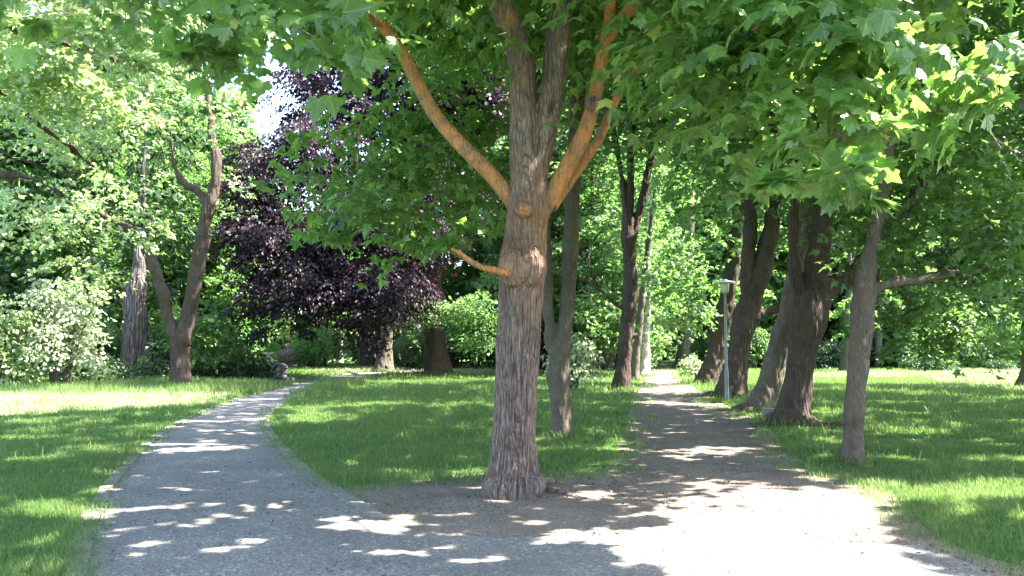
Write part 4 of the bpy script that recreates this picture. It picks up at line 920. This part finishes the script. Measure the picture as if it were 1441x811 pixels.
# a few distinct far trunks
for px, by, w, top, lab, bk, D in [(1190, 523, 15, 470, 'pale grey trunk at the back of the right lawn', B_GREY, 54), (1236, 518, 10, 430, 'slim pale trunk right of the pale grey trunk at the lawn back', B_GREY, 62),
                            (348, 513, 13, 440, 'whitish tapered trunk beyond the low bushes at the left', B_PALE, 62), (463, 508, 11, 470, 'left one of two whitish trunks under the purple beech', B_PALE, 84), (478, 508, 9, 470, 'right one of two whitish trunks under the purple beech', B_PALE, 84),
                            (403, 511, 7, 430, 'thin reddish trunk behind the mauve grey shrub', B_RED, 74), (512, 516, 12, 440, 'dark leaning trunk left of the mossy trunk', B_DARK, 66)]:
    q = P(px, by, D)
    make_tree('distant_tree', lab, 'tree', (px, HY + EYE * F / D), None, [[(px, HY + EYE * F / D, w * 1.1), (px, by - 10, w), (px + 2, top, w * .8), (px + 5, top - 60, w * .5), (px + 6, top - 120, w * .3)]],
              [(px + 8, top - 30, D - .5, 2.4, 2.6, 1.8, 2.0), (px, top - 110, D - .5, 3.2, 3, 3.0, 2.0)], bk, M_YELLOWG, 'cl', .30, flare=1.3, group='single trunks in the distance')

# ================================================================== STREET FURNITURE
g = G(1023, 564); lp = thing('street_lamp', 'slim green grey park lamp with a flat round shade beside the right path', 'lamp', (g[0], g[1], 0))
M_POLE = plain('lamp_paint', (.14, .17, .16), .5, .3, .2, 30, .1)
mb = MB(); lathe(mb, [(.085, -.1), (.085, .02), (.07, .05), (.062, .9), (.060, .95), (.045, 1.0), (.040, 2.4), (.036, 3.22), (.05, 3.24), (.05, 3.28), (.02, 3.3)], (0, 0, 0), 16); mb.obj('pole', M_POLE, lp, smooth=True)
mb = MB(); box(mb, (0, -.064, .55), (.07, .012, .3)); mb.obj('access_panel', M_POLE, lp)
m, nt, out = mat('lamp_glass'); bs = N(nt, 'ShaderNodeBsdfPrincipled', i_Roughness=.25); bs.inputs['Base Color'].default_value = (.55, .62, .48, 1); bs.inputs['Transmission Weight'].default_value = .35; nt.links.new(bs.outputs[0], out.inputs[0])
mb = MB(); lathe(mb, [(.02, 3.28), (.11, 3.30), (.125, 3.40), (.145, 3.55), (.15, 3.60), (.02, 3.605)], (0, 0, 0), 20); mb.obj('lamp_glass', m, lp, smooth=True)
mb = MB(); lathe(mb, [(.02, 3.585), (.30, 3.60), (.315, 3.615), (.31, 3.63), (.22, 3.65), (.12, 3.67), (.08, 3.70), (.03, 3.72)], (0, 0, 0), 24); mb.obj('lamp_shade', plain('shade_paint', (.42, .47, .45), .45, .2, .15, 20, .05), lp, smooth=True)
mb = MB()
for a in range(4):
    x, y = .14 * math.cos(a * 1.571 + .4), .14 * math.sin(a * 1.571 + .4); tube(mb, [(x * .8, y * .8, 3.29), (x * 1.06, y * 1.06, 3.60)], [.008, .008], 6)
mb.obj('glass_frame', M_POLE, lp)

g = G(1084, 594); mb = MB(); lathe(mb, [(.20, -.1), (.185, .03), (.17, .12), (.165, .26), (.15, .275), (.02, .278)], (0, 0, 0), 16)
o = mb.obj('tree_stump', bark_mat('stump_bark', (.06, .045, .04), (.22, .18, .16), (.3, .27, .25), 22, .3, bump=.8), smooth=True); o.location = (g[0], g[1], 0)
tag(o, 'low cut stump with a flat pale top between the leaning and the broad tree', 'stump')
mb = MB(); lathe(mb, [(.02, .279), (.155, .282), (.150, .292), (.02, .295)], (0, 0, 0), 16); t = mb.obj('cut_face', plain('cut_wood', (.34, .30, .27), .8, 0, .3, 30, .4), o)

# stone pedestals in the far left
M_ST = plain('pale_stone', (.55, .51, .46), .85, 0, .2, 8, .4)
for px, D, h, lab in [(381, 70, 1.25, 'pale stone pedestal with a wider cap left of the mauve shrub'), (363, 72, .75, 'low pale stone block left of the capped stone pedestal')]:
    x, y = XY(px, D); r = thing('stone_pedestal', lab, 'pedestal', (x, y, 0), 'pale stones beyond the left bend')
    mb = MB(); box(mb, (0, 0, .08), (1.1, .8, .2)); mb.obj('plinth', M_ST, r)
    mb = MB(); lathe(mb, [(.40, .18), (.34, .3), (.32, h * .8), (.38, h * .86)], (0, 0, 0), 8); mb.obj('shaft', M_ST, r)
    mb = MB(); box(mb, (0, 0, h * .93), (1.05, .8, h * .14)); mb.obj('cap', M_ST, r)

# dark pushchair at the edge of the left path
x, y = G(396, 541); pc = thing('pushchair', 'small dark pushchair parked on the grass edge where the left path bends', 'pushchair', (x, y + .1, 0)); pc.rotation_euler = (0, 0, R(-12)); pc.scale = (1.15, 1.15, 1.15)
M_BLK = plain('black_plastic', (.02, .02, .022), .5, 0, .2, 30, .1); M_FAB = plain('dark_fabric', (.035, .028, .035), .9, 0, .3, 60, .4); M_BR = plain('brown_cloth', (.12, .07, .055), .9, 0, .3, 40, .3)
def torus(mb, c, R_, r_, axis='x', n=20, a0=0, a1=6.2832):
    pts = []
    for k in range(n + 1):
        a = a0 + (a1 - a0) * k / n; u, v = math.cos(a) * R_, math.sin(a) * R_
        pts.append((c[0] + (u if axis == 'y' else 0), c[1] + (0 if axis == 'y' else u), c[2] + v))
    tube(mb, pts, [r_] * (n + 1), 7)
for wx, wy, rr in [(-.3, -.22, .13), (-.3, .22, .13), (.28, -.2, .13), (.28, .2, .13)]:
    mb = MB(); torus(mb, (wx, wy, rr), rr - .02, .022, 'y'); w = mb.obj('wheel', M_BLK, pc)
    mb = MB(); lathe(mb, [(.02, -.02), (.03, 0), (.02, .02)], (0, 0, 0), 8)
    for a in range(5): tube(mb, [(0, 0, 0), (math.cos(a * 1.2566) * .1, 0, math.sin(a * 1.2566) * .1)], [.008, .006], 5)
    h_ = mb.obj('rim', M_POLE, w); h_.location = (wx, wy, rr)
mb = MB()
for s in (-.2, .2):
    tube(mb, [(-.3, s, .13), (.05, s, .42), (.42, s, .70), (.52, s, .72)], [.014] * 4, 6); tube(mb, [(.28, s, .13), (-.05, s, .42), (-.2, s, .55)], [.014] * 3, 6)
mb.obj('chassis', M_BLK, pc)
mb = MB(); tube(mb, [(.5, -.21, .72), (.56, -.1, .73), (.56, .1, .73), (.5, .21, .72)], [.02] * 4, 7); mb.obj('handle', M_BLK, pc)
mb = MB(); lathe(mb, [(.1, .18), (.2, .2), (.21, .34), (.18, .36), (.02, .35)], (-.05, 0, 0), 12); mb.obj('basket', M_FAB, pc, smooth=True)
mb = MB(); box(mb, (-.08, 0, .44), (.38, .34, .05)); box(mb, (.1, 0, .58), (.05, .34, .28)); mb.obj('seat', M_FAB, pc)
mb = MB(); torus(mb, (-.12, 0, .52), .26, .03, 'y', 14, R(20), R(170))
for k in range(9):
    a = R(25 + k * 17); tube(mb, [(-.12 + .24 * math.cos(a), -.17, .52 + .24 * math.sin(a)), (-.12 + .25 * math.cos(a), .17, .52 + .25 * math.sin(a))], [.045, .045], 8)
mb.obj('hood', M_FAB, pc, smooth=True)
mb = MB(); lathe(mb, [(.02, .46), (.11, .48), (.13, .55), (.10, .63), (.02, .66)], (-.08, 0, 0), 12); mb.obj('blanket', M_BR, pc, smooth=True)
